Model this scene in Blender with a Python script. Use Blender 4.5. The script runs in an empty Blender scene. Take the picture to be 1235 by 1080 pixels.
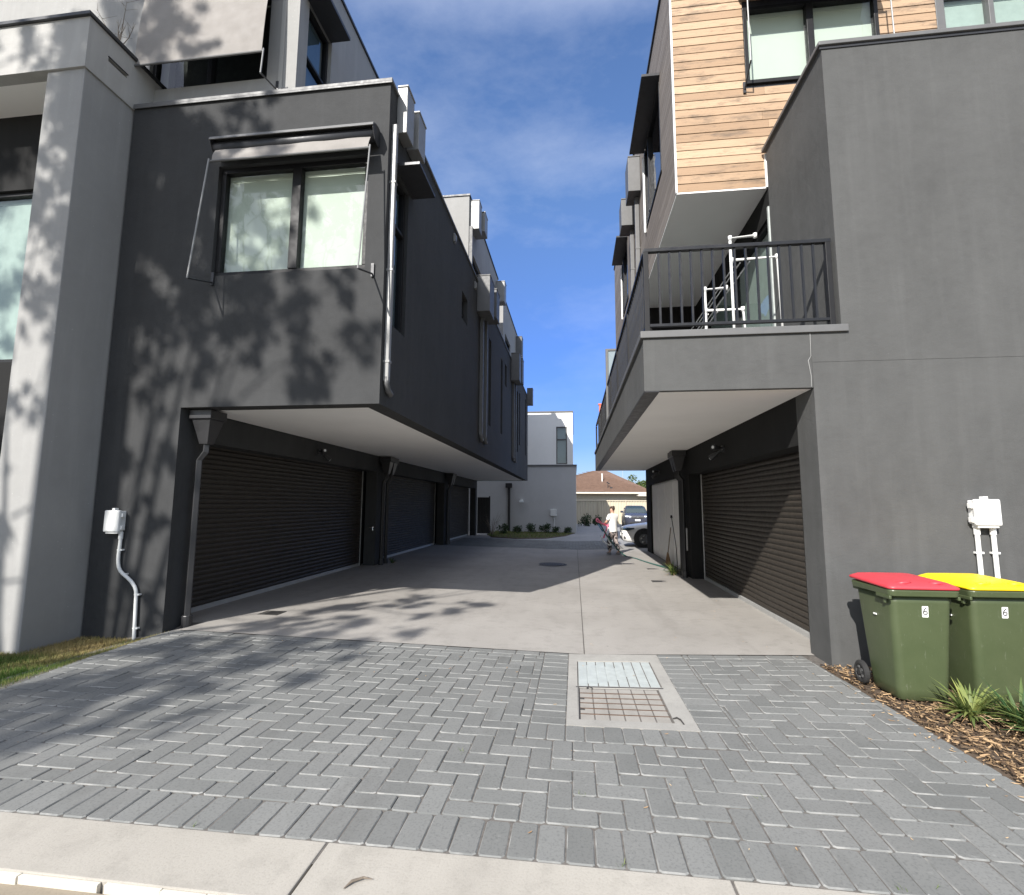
import bpy, bmesh, math, random
from mathutils import Vector, Matrix, noise as mnoise
R = math.radians
rng = random.Random(7)
sc = bpy.context.scene
COL = sc.collection

# ------------------------------------------------------------------ materials
def newmat(name):
    m = bpy.data.materials.new(name); m.use_nodes = True
    nt = m.node_tree; b = nt.nodes['Principled BSDF']
    return m, nt, b
def N(nt, t, **kw):
    n = nt.nodes.new(t)
    for k, v in kw.items():
        if k.startswith('i_'): n.inputs[k[2:].replace('_', ' ')].default_value = v
        else: setattr(n, k, v)
    return n
def coords(nt, scale=(1, 1, 1), kind='Object'):
    tc = N(nt, 'ShaderNodeTexCoord'); mp = N(nt, 'ShaderNodeMapping')
    mp.inputs['Scale'].default_value = scale
    nt.links.new(tc.outputs[kind], mp.inputs['Vector'])
    return mp.outputs['Vector']
def noise_tex(nt, vec, scale, detail=4, rough=.55):
    n = N(nt, 'ShaderNodeTexNoise'); n.inputs['Scale'].default_value = scale
    n.inputs['Detail'].default_value = detail; n.inputs['Roughness'].default_value = rough
    nt.links.new(vec, n.inputs['Vector']); return n.outputs['Fac']
def ramp(nt, fac, stops):
    r = N(nt, 'ShaderNodeValToRGB'); e = r.color_ramp.elements
    while len(e) < len(stops): e.new(.5)
    for k, (p, c) in enumerate(stops):
        e[k].position = p; e[k].color = (c, c, c, 1) if isinstance(c, (int, float)) else (*c, 1)
    nt.links.new(fac, r.inputs['Fac']); return r.outputs['Color']
def mixc(nt, fac, a, b, mode='MIX'):
    m = N(nt, 'ShaderNodeMix', data_type='RGBA', blend_type=mode)
    for s, v in ((m.inputs[0], fac), (m.inputs[6], a), (m.inputs[7], b)):
        if isinstance(v, (int, float)): s.default_value = v
        elif isinstance(v, tuple): s.default_value = (*v[:3], 1)
        else: nt.links.new(v, s)
    return m.outputs[2]
def bump(nt, b, h, strength, dist):
    n = N(nt, 'ShaderNodeBump'); n.inputs['Strength'].default_value = strength; n.inputs['Distance'].default_value = dist
    nt.links.new(h, n.inputs['Height']); nt.links.new(n.outputs['Normal'], b.inputs['Normal'])
def attr(nt, name):
    a = N(nt, 'ShaderNodeAttribute'); a.attribute_name = name; return a.outputs['Fac']

def render_wall(name, col, var=.10, grain=.5, streak=.12):
    """painted cement render: trowel blotches, fine sand texture, faint run-off streaks"""
    m, nt, b = newmat(name); v = coords(nt)
    n1 = noise_tex(nt, v, .9, 6, .6); n2 = noise_tex(nt, v, 7, 5, .6)
    vs = coords(nt, (5, 5, .35)); n3 = noise_tex(nt, vs, 1.3, 4, .6)
    c = mixc(nt, ramp(nt, n1, [(.3, 0), (.7, 1)]), tuple(x*(1-var) for x in col), tuple(x*(1+var) for x in col))
    c = mixc(nt, ramp(nt, n2, [(.35, 0), (.75, .35)]), c, tuple(x*(1+2.2*var) for x in col))
    c = mixc(nt, ramp(nt, n3, [(.5, 0), (.8, streak*2)]), c, tuple(x*1.5+.01 for x in col))
    sp = noise_tex(nt, v, 38, 2, .5)
    c = mixc(nt, ramp(nt, sp, [(.74, 0), (.78, .35)]), c, tuple(min(1, x*2.2+.02) for x in col))
    nt.links.new(c, b.inputs['Base Color']); b.inputs['Roughness'].default_value = .88
    b.inputs['Specular IOR Level'].default_value = .3
    n4 = noise_tex(nt, v, 160, 3, .6)
    add = N(nt, 'ShaderNodeMath', operation='MULTIPLY_ADD'); nt.links.new(n2, add.inputs[0]); add.inputs[1].default_value = 1.5
    nt.links.new(n4, add.inputs[2]); bump(nt, b, add.outputs[0], grain, .006)
    return m
def plain(name, col, rough=.5, metal=0., var=.08, scale=6, spec=.5, bmp=0):
    m, nt, b = newmat(name); v = coords(nt); n = noise_tex(nt, v, scale, 5, .6)
    c = mixc(nt, ramp(nt, n, [(.3, 0), (.7, 1)]), tuple(x*(1-var) for x in col), tuple(min(1, x*(1+var)) for x in col))
    nt.links.new(c, b.inputs['Base Color']); b.inputs['Metallic'].default_value = metal
    rr = ramp(nt, noise_tex(nt, v, scale*2.3, 4), [(.3, max(.02, rough*.85)), (.7, min(1, rough*1.15))])
    nt.links.new(rr, b.inputs['Roughness']); b.inputs['Specular IOR Level'].default_value = spec
    if bmp: bump(nt, b, noise_tex(nt, v, scale*12, 3), bmp, .004)
    return m
def glass(name, tint=(.8, .9, .87), refl=1.0):
    m = bpy.data.materials.new(name); m.use_nodes = True; nt = m.node_tree
    nt.nodes.remove(nt.nodes['Principled BSDF']); out = nt.nodes['Material Output']
    t = N(nt, 'ShaderNodeBsdfTransparent'); t.inputs[0].default_value = (*tint, 1)
    gl = N(nt, 'ShaderNodeBsdfGlossy'); gl.inputs['Roughness'].default_value = .015; gl.inputs[0].default_value = (.95, .97, 1, 1)
    nz = noise_tex(nt, coords(nt), 1.7, 2); bp = N(nt, 'ShaderNodeBump'); bp.inputs['Strength'].default_value = .06; bp.inputs['Distance'].default_value = .05
    nt.links.new(nz, bp.inputs['Height']); nt.links.new(bp.outputs[0], gl.inputs['Normal'])
    ge = N(nt, 'ShaderNodeNewGeometry'); dt = N(nt, 'ShaderNodeVectorMath', operation='DOT_PRODUCT'); nt.links.new(ge.outputs['Incoming'], dt.inputs[0]); nt.links.new(bp.outputs[0], dt.inputs[1])
    def mth(op, a, b=None):
        m_ = N(nt, 'ShaderNodeMath', operation=op)
        for q, v_ in zip(m_.inputs, (a, b)):
            if isinstance(v_, (int, float)): q.default_value = v_
            elif v_ is not None: nt.links.new(v_, q)
        return m_.outputs[0]
    one = mth('SUBTRACT', 1., mth('ABSOLUTE', dt.outputs['Value'])); mu = N(nt, 'ShaderNodeMath', operation='MULTIPLY_ADD'); mu.use_clamp = True
    nt.links.new(mth('POWER', one, 4.), mu.inputs[0]); mu.inputs[1].default_value = .8; mu.inputs[2].default_value = .055*refl
    mx = N(nt, 'ShaderNodeMixShader'); nt.links.new(mu.outputs[0], mx.inputs[0]); nt.links.new(t.outputs[0], mx.inputs[1]); nt.links.new(gl.outputs[0], mx.inputs[2])
    nt.links.new(mx.outputs[0], out.inputs['Surface']); return m
def tinted(name, c0, c1, rough=.8, extra=None, spec=.3, transl=0, grain=None):
    """colour runs from c0 to c1 by the per-face attribute rnd"""
    m, nt, b = newmat(name); a = attr(nt, 'rnd'); c = mixc(nt, a, c0, c1)
    v = coords(nt)
    if grain:
        n = noise_tex(nt, coords(nt, grain[0]), grain[1], 6, .65); c = mixc(nt, ramp(nt, n, [(.3, grain[2]), (.7, 0)]), c, tuple(x*.55 for x in c0))
    if extra: c = extra(nt, v, c)
    nt.links.new(c, b.inputs['Base Color']); b.inputs['Roughness'].default_value = rough; b.inputs['Specular IOR Level'].default_value = spec
    if transl:
        out = nt.nodes['Material Output']; t = N(nt, 'ShaderNodeBsdfTranslucent'); nt.links.new(c, t.inputs[0])
        mx = N(nt, 'ShaderNodeMixShader'); mx.inputs[0].default_value = transl
        nt.links.new(b.outputs[0], mx.inputs[1]); nt.links.new(t.outputs[0], mx.inputs[2]); nt.links.new(mx.outputs[0], out.inputs['Surface'])
    return m

M = {}
M['char'] = render_wall('charcoal_render', (.042, .043, .044), .16, .7)
M['charR'] = render_wall('grey_render', (.077, .078, .077), .15, .8, .14)
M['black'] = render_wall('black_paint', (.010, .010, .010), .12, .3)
M['roller'] = plain('roller_door_steel', (.043, .037, .031), .5, .0, spec=.25)
M['grey'] = render_wall('mid_grey_render', (.29, .288, .28), .06)
M['lgrey'] = render_wall('light_grey_render', (.36, .355, .34), .05)
M['white'] = render_wall('white_render', (.86, .85, .82), .03, .35, .0)
M['fargrey'] = render_wall('blue_grey_render', (.46, .46, .46), .05, .3, .0)
M['soffit'] = plain('soffit_paint', (.86, .85, .83), .8, var=.03, scale=1.2)
M['cap'] = plain('grey_flashing', (.115, .115, .115), .55, .1)
M['capd'] = plain('dark_flashing', (.035, .036, .04), .45, .2)
M['frame'] = plain('black_aluminium', (.014, .014, .015), .5, .0, spec=.25)
M['blackmetal'] = plain('black_satin_steel', (.009, .009, .010), .38, .0)
M['pvc'] = plain('white_pvc', (.80, .80, .78), .4, var=.03)
M['boxg'] = plain('pale_grey_plastic', (.66, .67, .66), .45, var=.03)
M['pipeg'] = plain('grey_downpipe', (.24, .24, .235), .45, .1, var=.05)
M['dpipe'] = plain('charcoal_downpipe', (.03, .03, .032), .4, .1)
M['glass'] = glass('window_glass', (.84, .885, .855))
M['glassd'] = glass('side_glass', (.55, .62, .65), 1.4)
M['blind'] = plain('pale_green_blind', (.53, .56, .51), .85, var=.03, scale=1.5)
M['blindd'] = plain('blue_grey_blind', (.22, .27, .30), .85, var=.04)
M['curtain'] = plain('sheer_curtain', (.36, .42, .40), .9, var=.08)
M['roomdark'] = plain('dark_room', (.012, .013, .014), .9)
M['fabric'] = plain('grey_awning_canvas', (.235, .22, .205), .9, var=.05, scale=3, bmp=.3)
M['fabricd'] = plain('charcoal_awning_canvas', (.12, .115, .115), .9, var=.05, scale=3)
M['steel'] = plain('galvanised_steel', (.40, .43, .415), .55, .1, var=.12, scale=9)
M['rail'] = plain('door_bottom_rail', (.42, .42, .41), .45, .3)
M['rubber'] = plain('black_rubber', (.02, .02, .02), .75)
M['hub'] = plain('grey_hub', (.10, .10, .10), .5)
M['paledoor'] = plain('pale_panel_door', (.80, .79, .77), .6, var=.05)
M['beige'] = plain('cream_steel_fence', (.50, .44, .33), .55, var=.05, scale=.8)
M['tile'] = plain('brown_roof_tile', (.135, .082, .058), .85, var=.18, scale=3, bmp=.4)
M['cream'] = plain('cream_gutter', (.58, .54, .46), .6)
M['binlidR'] = plain('red_lid', (.52, .045, .06), .42, var=.06)
M['binlidY'] = plain('yellow_lid', (.86, .62, .012), .42, var=.04)
M['straw'] = plain('broom_straw', (.24, .15, .085), .9, var=.25, scale=40)
M['skin'] = plain('skin', (.55, .33, .24), .55, var=.04)
M['hair'] = plain('brown_hair', (.05, .028, .018), .6, var=.3, scale=40)
M['tshirt'] = plain('white_cotton', (.78, .77, .75), .9, var=.02)
M['pink'] = plain('pink_plastic', (.80, .20, .30), .4)
M['teal'] = plain('teal_hose', (.025, .095, .075), .45, var=.1)
M['bluep'] = plain('blue_plastic', (.12, .28, .42), .4)
M['shoe'] = plain('grey_shoe', (.25, .24, .24), .7)
M['carw'] = plain('white_car_paint', (.80, .79, .77), .3, var=.01, spec=.3)
M['card'] = plain('slate_car_paint', (.055, .06, .085), .25, .3, var=.03)
M['carglass'] = plain('car_glass', (.03, .045, .05), .06)
M['lamp'] = plain('headlamp', (.75, .78, .8), .12)
M['chrome'] = plain('chrome', (.6, .6, .6), .2, .9)
M['orange'] = plain('terracotta_orange', (.62, .17, .10), .7)
M['bark'] = plain('grey_bark', (.17, .14, .11), .9, var=.3, scale=14, bmp=.6)
M['ink'] = plain('black_ink', (.02, .02, .02), .6)
M['sticker'] = plain('white_sticker', (.82, .82, .80), .45)
M['rust'] = plain('rusty_steel', (.10, .062, .042), .85, .1, var=.3, scale=20)
M['iron'] = plain('cast_iron', (.055, .052, .05), .65, .3, var=.2, scale=20)
M['ground'] = plain('verge_ground', (.13, .12, .09), .95, var=.3, scale=.6)
M['leafdry'] = tinted('dry_leaf', (.30, .17, .08), (.62, .46, .28), .85)

# green bin: speckled, scuffed plastic
def mk_bin():
    m, nt, b = newmat('green_bin_plastic'); v = coords(nt)
    n = noise_tex(nt, v, 3, 6, .65); sc_ = noise_tex(nt, coords(nt, (9, 9, 2)), 6, 5, .7)
    c = mixc(nt, ramp(nt, n, [(.3, 0), (.7, 1)]), (.054, .072, .032), (.070, .088, .042))
    c = mixc(nt, ramp(nt, sc_, [(.62, 0), (.72, .6)]), c, (.17, .185, .14))
    nt.links.new(c, b.inputs['Base Color']); b.inputs['Roughness'].default_value = .42
    bump(nt, b, noise_tex(nt, v, 120, 3), .15, .002); return m
M['bin'] = mk_bin()

def concrete(name, ca, cb, stain=.5, bscale=1.0):
    m, nt, b = newmat(name); v = coords(nt)
    n1 = noise_tex(nt, v, .55*bscale, 7, .62); n2 = noise_tex(nt, v, 4.5, 6, .68); n3 = noise_tex(nt, v, 90, 3, .6)
    c = mixc(nt, ramp(nt, n1, [(.32, 0), (.68, 1)]), ca, cb)
    c = mixc(nt, ramp(nt, n2, [(.25, .42), (.5, 0)]), c, tuple(x*.62 for x in ca))
    c = mixc(nt, ramp(nt, n3, [(.3, .22), (.5, 0)]), c, tuple(x*.5 for x in ca))
    vs = coords(nt, (1.6, .16, 1)); n4 = noise_tex(nt, vs, 1.1, 5, .6)      # long tyre and wash marks along the drive
    c = mixc(nt, ramp(nt, n4, [(.55, 0), (.75, stain)]), c, tuple(x*.62 for x in ca))
    sp = N(nt, 'ShaderNodeTexVoronoi'); sp.inputs['Scale'].default_value = 2.6; nt.links.new(v, sp.inputs['Vector'])
    c = mixc(nt, ramp(nt, sp.outputs['Distance'], [(.025, .45), (.05, 0)]), c, tuple(x*.3 for x in ca))
    nt.links.new(c, b.inputs['Base Color']); b.inputs['Roughness'].default_value = .9; b.inputs['Specular IOR Level'].default_value = .25
    bump(nt, b, n3, .25, .004); return m
M['drive'] = concrete('driveway_concrete', (.265, .25, .23), (.325, .308, .285), .4)
M['path'] = concrete('footpath_concrete', (.315, .295, .26), (.385, .362, .322), .4)
M['far'] = concrete('grey_concrete', (.225, .225, .225), (.29, .285, .28), .3)
M['pitc'] = concrete('pit_concrete', (.27, .262, .245), (.34, .33, .305), .2, 3)
M['pitl'] = concrete('pit_lid_concrete', (.265, .25, .228), (.31, .295, .27), .2, 4)
M['kerb'] = concrete('kerb_concrete', (.20, .17, .13), (.30, .26, .20), .5)
M['sand'] = plain('joint_sand', (.11, .10, .09), .95, var=.35, scale=30)
def paver_extra(nt, v, c):
    n = noise_tex(nt, v, 1.1, 5, .6); c = mixc(nt, ramp(nt, n, [(.4, 0), (.72, .45)]), c, (.215, .214, .206))
    n = noise_tex(nt, v, 14, 5, .7); c = mixc(nt, ramp(nt, n, [(.62, 0), (.74, .5)]), c, (.27, .27, .26))
    n = noise_tex(nt, coords(nt, (1.5, .5, 1)), 1.3, 6, .65); c = mixc(nt, ramp(nt, n, [(.56, 0), (.7, .4)]), c, (.085, .083, .078))
    n = noise_tex(nt, v, 70, 3, .6); return mixc(nt, ramp(nt, n, [(.3, .4), (.5, 0)]), c, (.06, .062, .062))
M['paver'] = tinted('concrete_paver', (.132, .135, .130), (.180, .183, .176), .88, paver_extra)
M['paver'].node_tree.nodes['Principled BSDF'].inputs['Specular IOR Level'].default_value = .3
def edge_extra(nt, v, c):
    n = noise_tex(nt, v, 6, 4, .6); return mixc(nt, ramp(nt, n, [(.48, 0), (.72, .8)]), c, (.33, .325, .31))
M['paveredge'] = tinted('paver_worn_edge', (.125, .13, .128), (.195, .198, .192), .9, edge_extra)
def wood_extra(nt, v, c):
    n = noise_tex(nt, coords(nt, (1.3, 1.3, 5)), 1.5, 5, .7)
    c = mixc(nt, ramp(nt, n, [(.50, 0), (.68, .8)]), c, (.13, .098, .072))
    k = noise_tex(nt, coords(nt, (6, 6, 22)), 1.2, 4, .6); return mixc(nt, ramp(nt, k, [(.62, 0), (.7, .5)]), c, (.17, .10, .06))
M['wood'] = tinted('warm_timber_board', (.335, .225, .142), (.52, .37, .245), .75, wood_extra, grain=((1.0, 1.0, 30), 2.2, .4))
M['woodg'] = tinted('weathered_timber_board', (.19, .165, .145), (.27, .24, .215), .85, grain=((1.2, 1.2, 26), 2.2, .6))
M['leaf'] = tinted('eucalypt_leaf', (.030, .055, .020), (.075, .11, .045), .55, transl=.3)
M['leaff'] = tinted('far_leaf', (.05, .085, .02), (.15, .19, .06), .6, transl=.35)
M['shrub'] = tinted('shrub_leaf', (.018, .035, .014), (.05, .085, .035), .6, transl=.2)
M['strap'] = tinted('strap_leaf', (.045, .10, .035), (.30, .33, .10), .5, transl=.3)
M['grass'] = tinted('lawn_blade', (.07, .14, .025), (.42, .33, .15), .7, transl=.3)
M['soil'] = plain('brown_soil', (.085, .06, .04), .95, var=.4, scale=14, bmp=.8)
M['mulch'] = tinted('bark_mulch', (.045, .028, .018), (.46, .31, .17), .9)
def trouser():
    m, nt, b = newmat('patterned_cotton'); v = coords(nt, (1, 1, .7)); n = noise_tex(nt, v, 16, 2, .5)
    c = mixc(nt, ramp(nt, n, [(.46, 0), (.52, 1)]), (.03, .03, .035), (.36, .30, .28)); nt.links.new(c, b.inputs['Base Color']); b.inputs['Roughness'].default_value = .9; return m
M['trouser'] = trouser()

# ------------------------------------------------------------------ mesh helpers
def root_loc(p):
    v = Vector()
    while p is not None: v += p.location; p = p.parent
    return v
class MB:
    def __init__(s): s.v = []; s.f = []; s.m = []; s.r = []
    def add(s, vs, fs, mi=0, r=0.):
        o = len(s.v); s.v += [tuple(p) for p in vs]
        for f in fs: s.f.append([o+i for i in f]); s.m.append(mi); s.r.append(r)
        return s
    def box(s, x0, x1, y0, y1, z0, z1, mi=0, r=0., fn=None):
        vs = [(x, y, z) for z in (z0, z1) for y in (y0, y1) for x in (x0, x1)]
        if fn: vs = [fn(*p) for p in vs]
        return s.add(vs, [(0, 2, 3, 1), (4, 5, 7, 6), (0, 1, 5, 4), (2, 6, 7, 3), (0, 4, 6, 2), (1, 3, 7, 5)], mi, r)
    def tube(s, pts, rad, n=8, mi=0, r=0., cap=True):
        pts = [Vector(p) for p in pts]; k = len(pts); rads = rad if isinstance(rad, (list, tuple)) else [rad]*k
        up = None; vs = []
        for i, p in enumerate(pts):
            t = (pts[min(i+1, k-1)]-pts[max(i-1, 0)]).normalized()
            if up is None:
                up = Vector((0, 0, 1)) if abs(t.z) < .9 else Vector((1, 0, 0))
            a = t.cross(up)
            if a.length < 1e-4: a = t.orthogonal()
            a.normalize(); b = a.cross(t); up = b
            for j in range(n):
                w = 2*math.pi*j/n; vs.append(p+(a*math.cos(w)+b*math.sin(w))*rads[i])
        fs = [(i*n+j, i*n+(j+1) % n, (i+1)*n+(j+1) % n, (i+1)*n+j) for i in range(k-1) for j in range(n)]
        if cap: fs += [tuple(range(n-1, -1, -1)), tuple(range((k-1)*n, k*n))]
        return s.add(vs, fs, mi, r)
    def cyl(s, p0, p1, r0, r1=None, n=16, mi=0): return s.tube([p0, p1], [r0, r0 if r1 is None else r1], n, mi)
    def prism(s, poly, d0, d1, fn, mi=0, r=0.):
        """poly of (u,v) extruded over w from d0 to d1; fn(u,v,w)->xyz"""
        n = len(poly); vs = [fn(u, v, d0) for u, v in poly]+[fn(u, v, d1) for u, v in poly]
        return s.add(vs, [tuple(range(n)), tuple(range(2*n-1, n-1, -1))]+[(i, (i+1) % n, n+(i+1) % n, n+i) for i in range(n)], mi, r)
    def build(s, name, mats, parent=None, local=False, bevel=0, smooth=False, origin=None, segs=2, recalc=True):
        off = Vector() if local else (root_loc(parent) if parent is not None else Vector(origin or (0, 0, 0)))
        me = bpy.data.meshes.new(name); me.from_pydata([Vector(p)-off for p in s.v], [], s.f)
        mats = mats if isinstance(mats, (list, tuple)) else [mats]
        for k in mats: me.materials.append(M[k])
        me.polygons.foreach_set('material_index', s.m)
        a = me.attributes.new('rnd', 'FLOAT', 'FACE'); a.data.foreach_set('value', s.r)
        if recalc:
            bm = bmesh.new(); bm.from_mesh(me); bmesh.ops.recalc_face_normals(bm, faces=bm.faces); bm.to_mesh(me); bm.free()
        me.update()
        if smooth: me.polygons.foreach_set('use_smooth', [True]*len(me.polygons))
        o = bpy.data.objects.new(name, me); COL.objects.link(o)
        if parent is not None: o.parent = parent
        elif not local: o.location = off
        if bevel:
            bv = o.modifiers.new('bevel', 'BEVEL'); bv.width = bevel; bv.segments = segs; bv.limit_method = 'ANGLE'; bv.angle_limit = R(40)
        return o
def tag(o, label=None, cat=None, group=None, kind=None):
    for k, v in (('label', label), ('category', cat), ('group', group), ('kind', kind)):
        if v: o[k] = v
    return o
def thing(name, label, cat, loc=(0, 0, 0), rz=0, group=None):
    o = bpy.data.objects.new(name, None); COL.objects.link(o); o.location = loc; o.rotation_euler.z = rz
    o.empty_display_size = .2
    return tag(o, label, cat, group)
def copy_tree(o, parent=None):
    c = o.copy(); COL.objects.link(c); c.parent = parent
    for ch in [k for k in COL.objects if k.parent == o]: copy_tree(ch, c)
    return c
def plane(kind, c):
    if kind == 'Y-': return lambda u, v, w: (u, c+w, v)      # faces the street
    if kind == 'X+': return lambda u, v, w: (c-w, u, v)      # faces the drive from the left
    if kind == 'X-': return lambda u, v, w: (c+w, u, v)      # faces the drive from the right
def wall(mb, fn, u0, u1, v0, v1, holes=(), th=.25, mi=0):
    us = sorted({u0, u1, *[h[i] for h in holes for i in (0, 1) if u0 < h[i] < u1]})
    vs = sorted({v0, v1, *[h[i] for h in holes for i in (2, 3) if v0 < h[i] < v1]})
    def solid(i, j):
        if not (0 <= i < len(us)-1 and 0 <= j < len(vs)-1): return False
        a, b = (us[i]+us[i+1])/2, (vs[j]+vs[j+1])/2
        return not any(h[0] < a < h[1] and h[2] < b < h[3] for h in holes)
    for i in range(len(us)-1):
        for j in range(len(vs)-1):
            if not solid(i, j): continue
            a, b, c, d = us[i], us[i+1], vs[j], vs[j+1]
            mb.add([fn(a, c, 0), fn(b, c, 0), fn(b, d, 0), fn(a, d, 0)], [(0, 1, 2, 3)], mi)
            mb.add([fn(a, c, th), fn(b, c, th), fn(b, d, th), fn(a, d, th)], [(3, 2, 1, 0)], mi)
            for di, dj, e in ((-1, 0, ((a, c), (a, d))), (1, 0, ((b, d), (b, c))), (0, -1, ((b, c), (a, c))), (0, 1, ((a, d), (b, d)))):
                if not solid(i+di, j+dj):
                    (p, q), (r_, s_) = e
                    mb.add([fn(p, q, 0), fn(r_, s_, 0), fn(r_, s_, th), fn(p, q, th)], [(0, 1, 2, 3)], mi)
    return mb
def weld(o):
    bm = bmesh.new(); bm.from_mesh(o.data); bmesh.ops.remove_doubles(bm, verts=bm.verts, dist=1e-4); bmesh.ops.recalc_face_normals(bm, faces=bm.faces); bm.to_mesh(o.data); bm.free(); return o
def pbox(mb, fn, u0, u1, v0, v1, w0, w1, mi=0, r=0.):
    return mb.box(u0, u1, v0, v1, w0, w1, mi, r, fn)
def window(parent, fn, u0, u1, v0, v1, mull=(), trans=(), rec=.07, fw=.06, blind='blind', gl='glass', back=.30, blind_gap=0., frame='frame', mw=.07):
    f = MB(); a, b = rec, rec+.09
    pbox(f, fn, u0, u1, v0, v0+fw, a, b); pbox(f, fn, u0, u1, v1-fw, v1, a, b)
    pbox(f, fn, u0, u0+fw, v0+fw, v1-fw, a, b); pbox(f, fn, u1-fw, u1, v0+fw, v1-fw, a, b)
    for m in mull: pbox(f, fn, m-mw/2, m+mw/2, v0+fw, v1-fw, a-.012, b)
    for t in trans: pbox(f, fn, u0+fw, u1-fw, t-fw/2, t+fw/2, a-.004, b)
    fr = f.build('window', frame, parent, bevel=.006)
    g_ = MB(); w = rec+.045
    g_.add([fn(u0+.02, v0+.02, w), fn(u1-.02, v0+.02, w), fn(u1-.02, v1-.02, w), fn(u0+.02, v1-.02, w)], [(0, 1, 2, 3)]).build('pane', gl, fr)
    if blind:
        bl = MB(); n = len(mull)+1; es = [u0+fw, *mull, u1-fw]
        for i in range(n):
            pbox(bl, fn, es[i]-.02, es[i+1]+.02, v0+.02+blind_gap, v1-.02, rec+.10, rec+.11) if n == 1 else pbox(bl, fn, es[i]+(.002 if i else -.02), es[i+1]+(.02 if i == n-1 else -.002), v0+.02+blind_gap, v1-.02, rec+.10, rec+.11)
            pbox(bl, fn, es[i]+.012, es[i+1]-.012, v1-fw-.07, v1-fw-.045, rec+.092, rec+.099)
        bl.build('blind', blind, fr)
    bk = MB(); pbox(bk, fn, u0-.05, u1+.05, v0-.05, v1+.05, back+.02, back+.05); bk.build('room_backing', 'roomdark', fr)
    return fr
def roller_door(parent, fn, u0, u1, v0, v1, w, mat='roller', pitch=.077):
    d = MB(); n = int((v1-v0-.08)/pitch); prof = []
    for i in range(n):
        z = v0+.08+i*pitch
        for q, dep in ((0, 0), (.12, -.004), (.32, -.014), (.55, -.017), (.78, -.012), (.92, 0), (.96, .004)): prof.append((z+q*pitch, w+dep))
    prof.append((v1, w))
    cols = [u0+(u1-u0)*k/6 for k in range(7)]
    vs = [fn(u, z, ww+.006*math.sin(k*2.1+z*3)) for z, ww in prof for k, u in enumerate(cols)]
    fs = [(i*7+k, i*7+k+1, (i+1)*7+k+1, (i+1)*7+k) for i in range(len(prof)-1) for k in range(6)]
    d.add(vs, fs); pbox(d, fn, u0, u1, v0, v1, w+.03, w+.05)
    o = d.build('garage_door', mat, parent, recalc=False)
    b = MB(); pbox(b, fn, u0, u1, v0+.012, v0+.085, w-.03, w+.01); b.build('bottom_rail', 'rail', o, bevel=.006)
    for a in (u0-.005, u1-.055):
        gd = MB(); pbox(gd, fn, a, a+.06, v0, v1, w-.05, w-.018); gd.build('guide_track', 'frame', o, bevel=.004)
    ed = MB(); pbox(ed, fn, u1-.075, u1-.06, v0+.02, v1, w-.042, w-.02); ed.build('guide_seal', 'rail', o)
    return o

# ------------------------------------------------------------------ ground heights: a shallow dish drains the drive
def S(t, a, b):
    t = max(0, min(1, (t-a)/(b-a))); return t*t*(3-2*t)
def g(x, y):
    d = max(0., 1-abs(x-.1)/(4.9 if x < .1 else 2.45))
    z = -.09*d*S(y, 2.7, 5.6)*(1-S(y, 24, 34)*.8)
    if y < 6.3: z -= .12*S(-x, 5.0, 5.5)
    return z
def sheet(name, x0, x1, y0, y1, mat, dz=0., step=.5, clip=None, kind='structure', sub=1):
    mb = MB(); nx = max(1, round((x1-x0)/step)); ny = max(1, round((y1-y0)/step))
    vs = [(x0+(x1-x0)*i/nx, y0+(y1-y0)*j/ny) for j in range(ny+1) for i in range(nx+1)]
    fs = [(j*(nx+1)+i, j*(nx+1)+i+1, (j+1)*(nx+1)+i+1, (j+1)*(nx+1)+i) for j in range(ny) for i in range(nx)]
    mb.add([(x, y, g(x, y)+dz) for x, y in vs], fs)
    return tag(mb.build(name, mat, smooth=True), kind=kind)
def poly_sheet(name, poly, mat, dz=0., kind='structure', th=.0):
    mb = MB(); mb.add([(x, y, g(x, y)+dz) for x, y in poly], [tuple(range(len(poly)))])
    if th:
        n = len(poly); mb.add([(x, y, g(x, y)+dz) for x, y in poly]+[(x, y, g(x, y)+dz-th) for x, y in poly], [(i, (i+1) % n, n+(i+1) % n, n+i) for i in range(n)])
    return tag(mb.build(name, mat), kind=kind)

gm = MB(); gm.add([(-400, -300, -.30), (400, -300, -.30), (400, 500, -.30), (-400, 500, -.30)], [(0, 1, 2, 3)])
tag(gm.build('ground', 'ground'), kind='structure')
rm = MB(); rm.add([(-60, -9.5, -.18), (60, -9.5, -.18), (60, -1.6, -.18), (-60, -1.6, -.18)], [(0, 1, 2, 3)])
tag(rm.build('road', 'far'), kind='structure')

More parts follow.
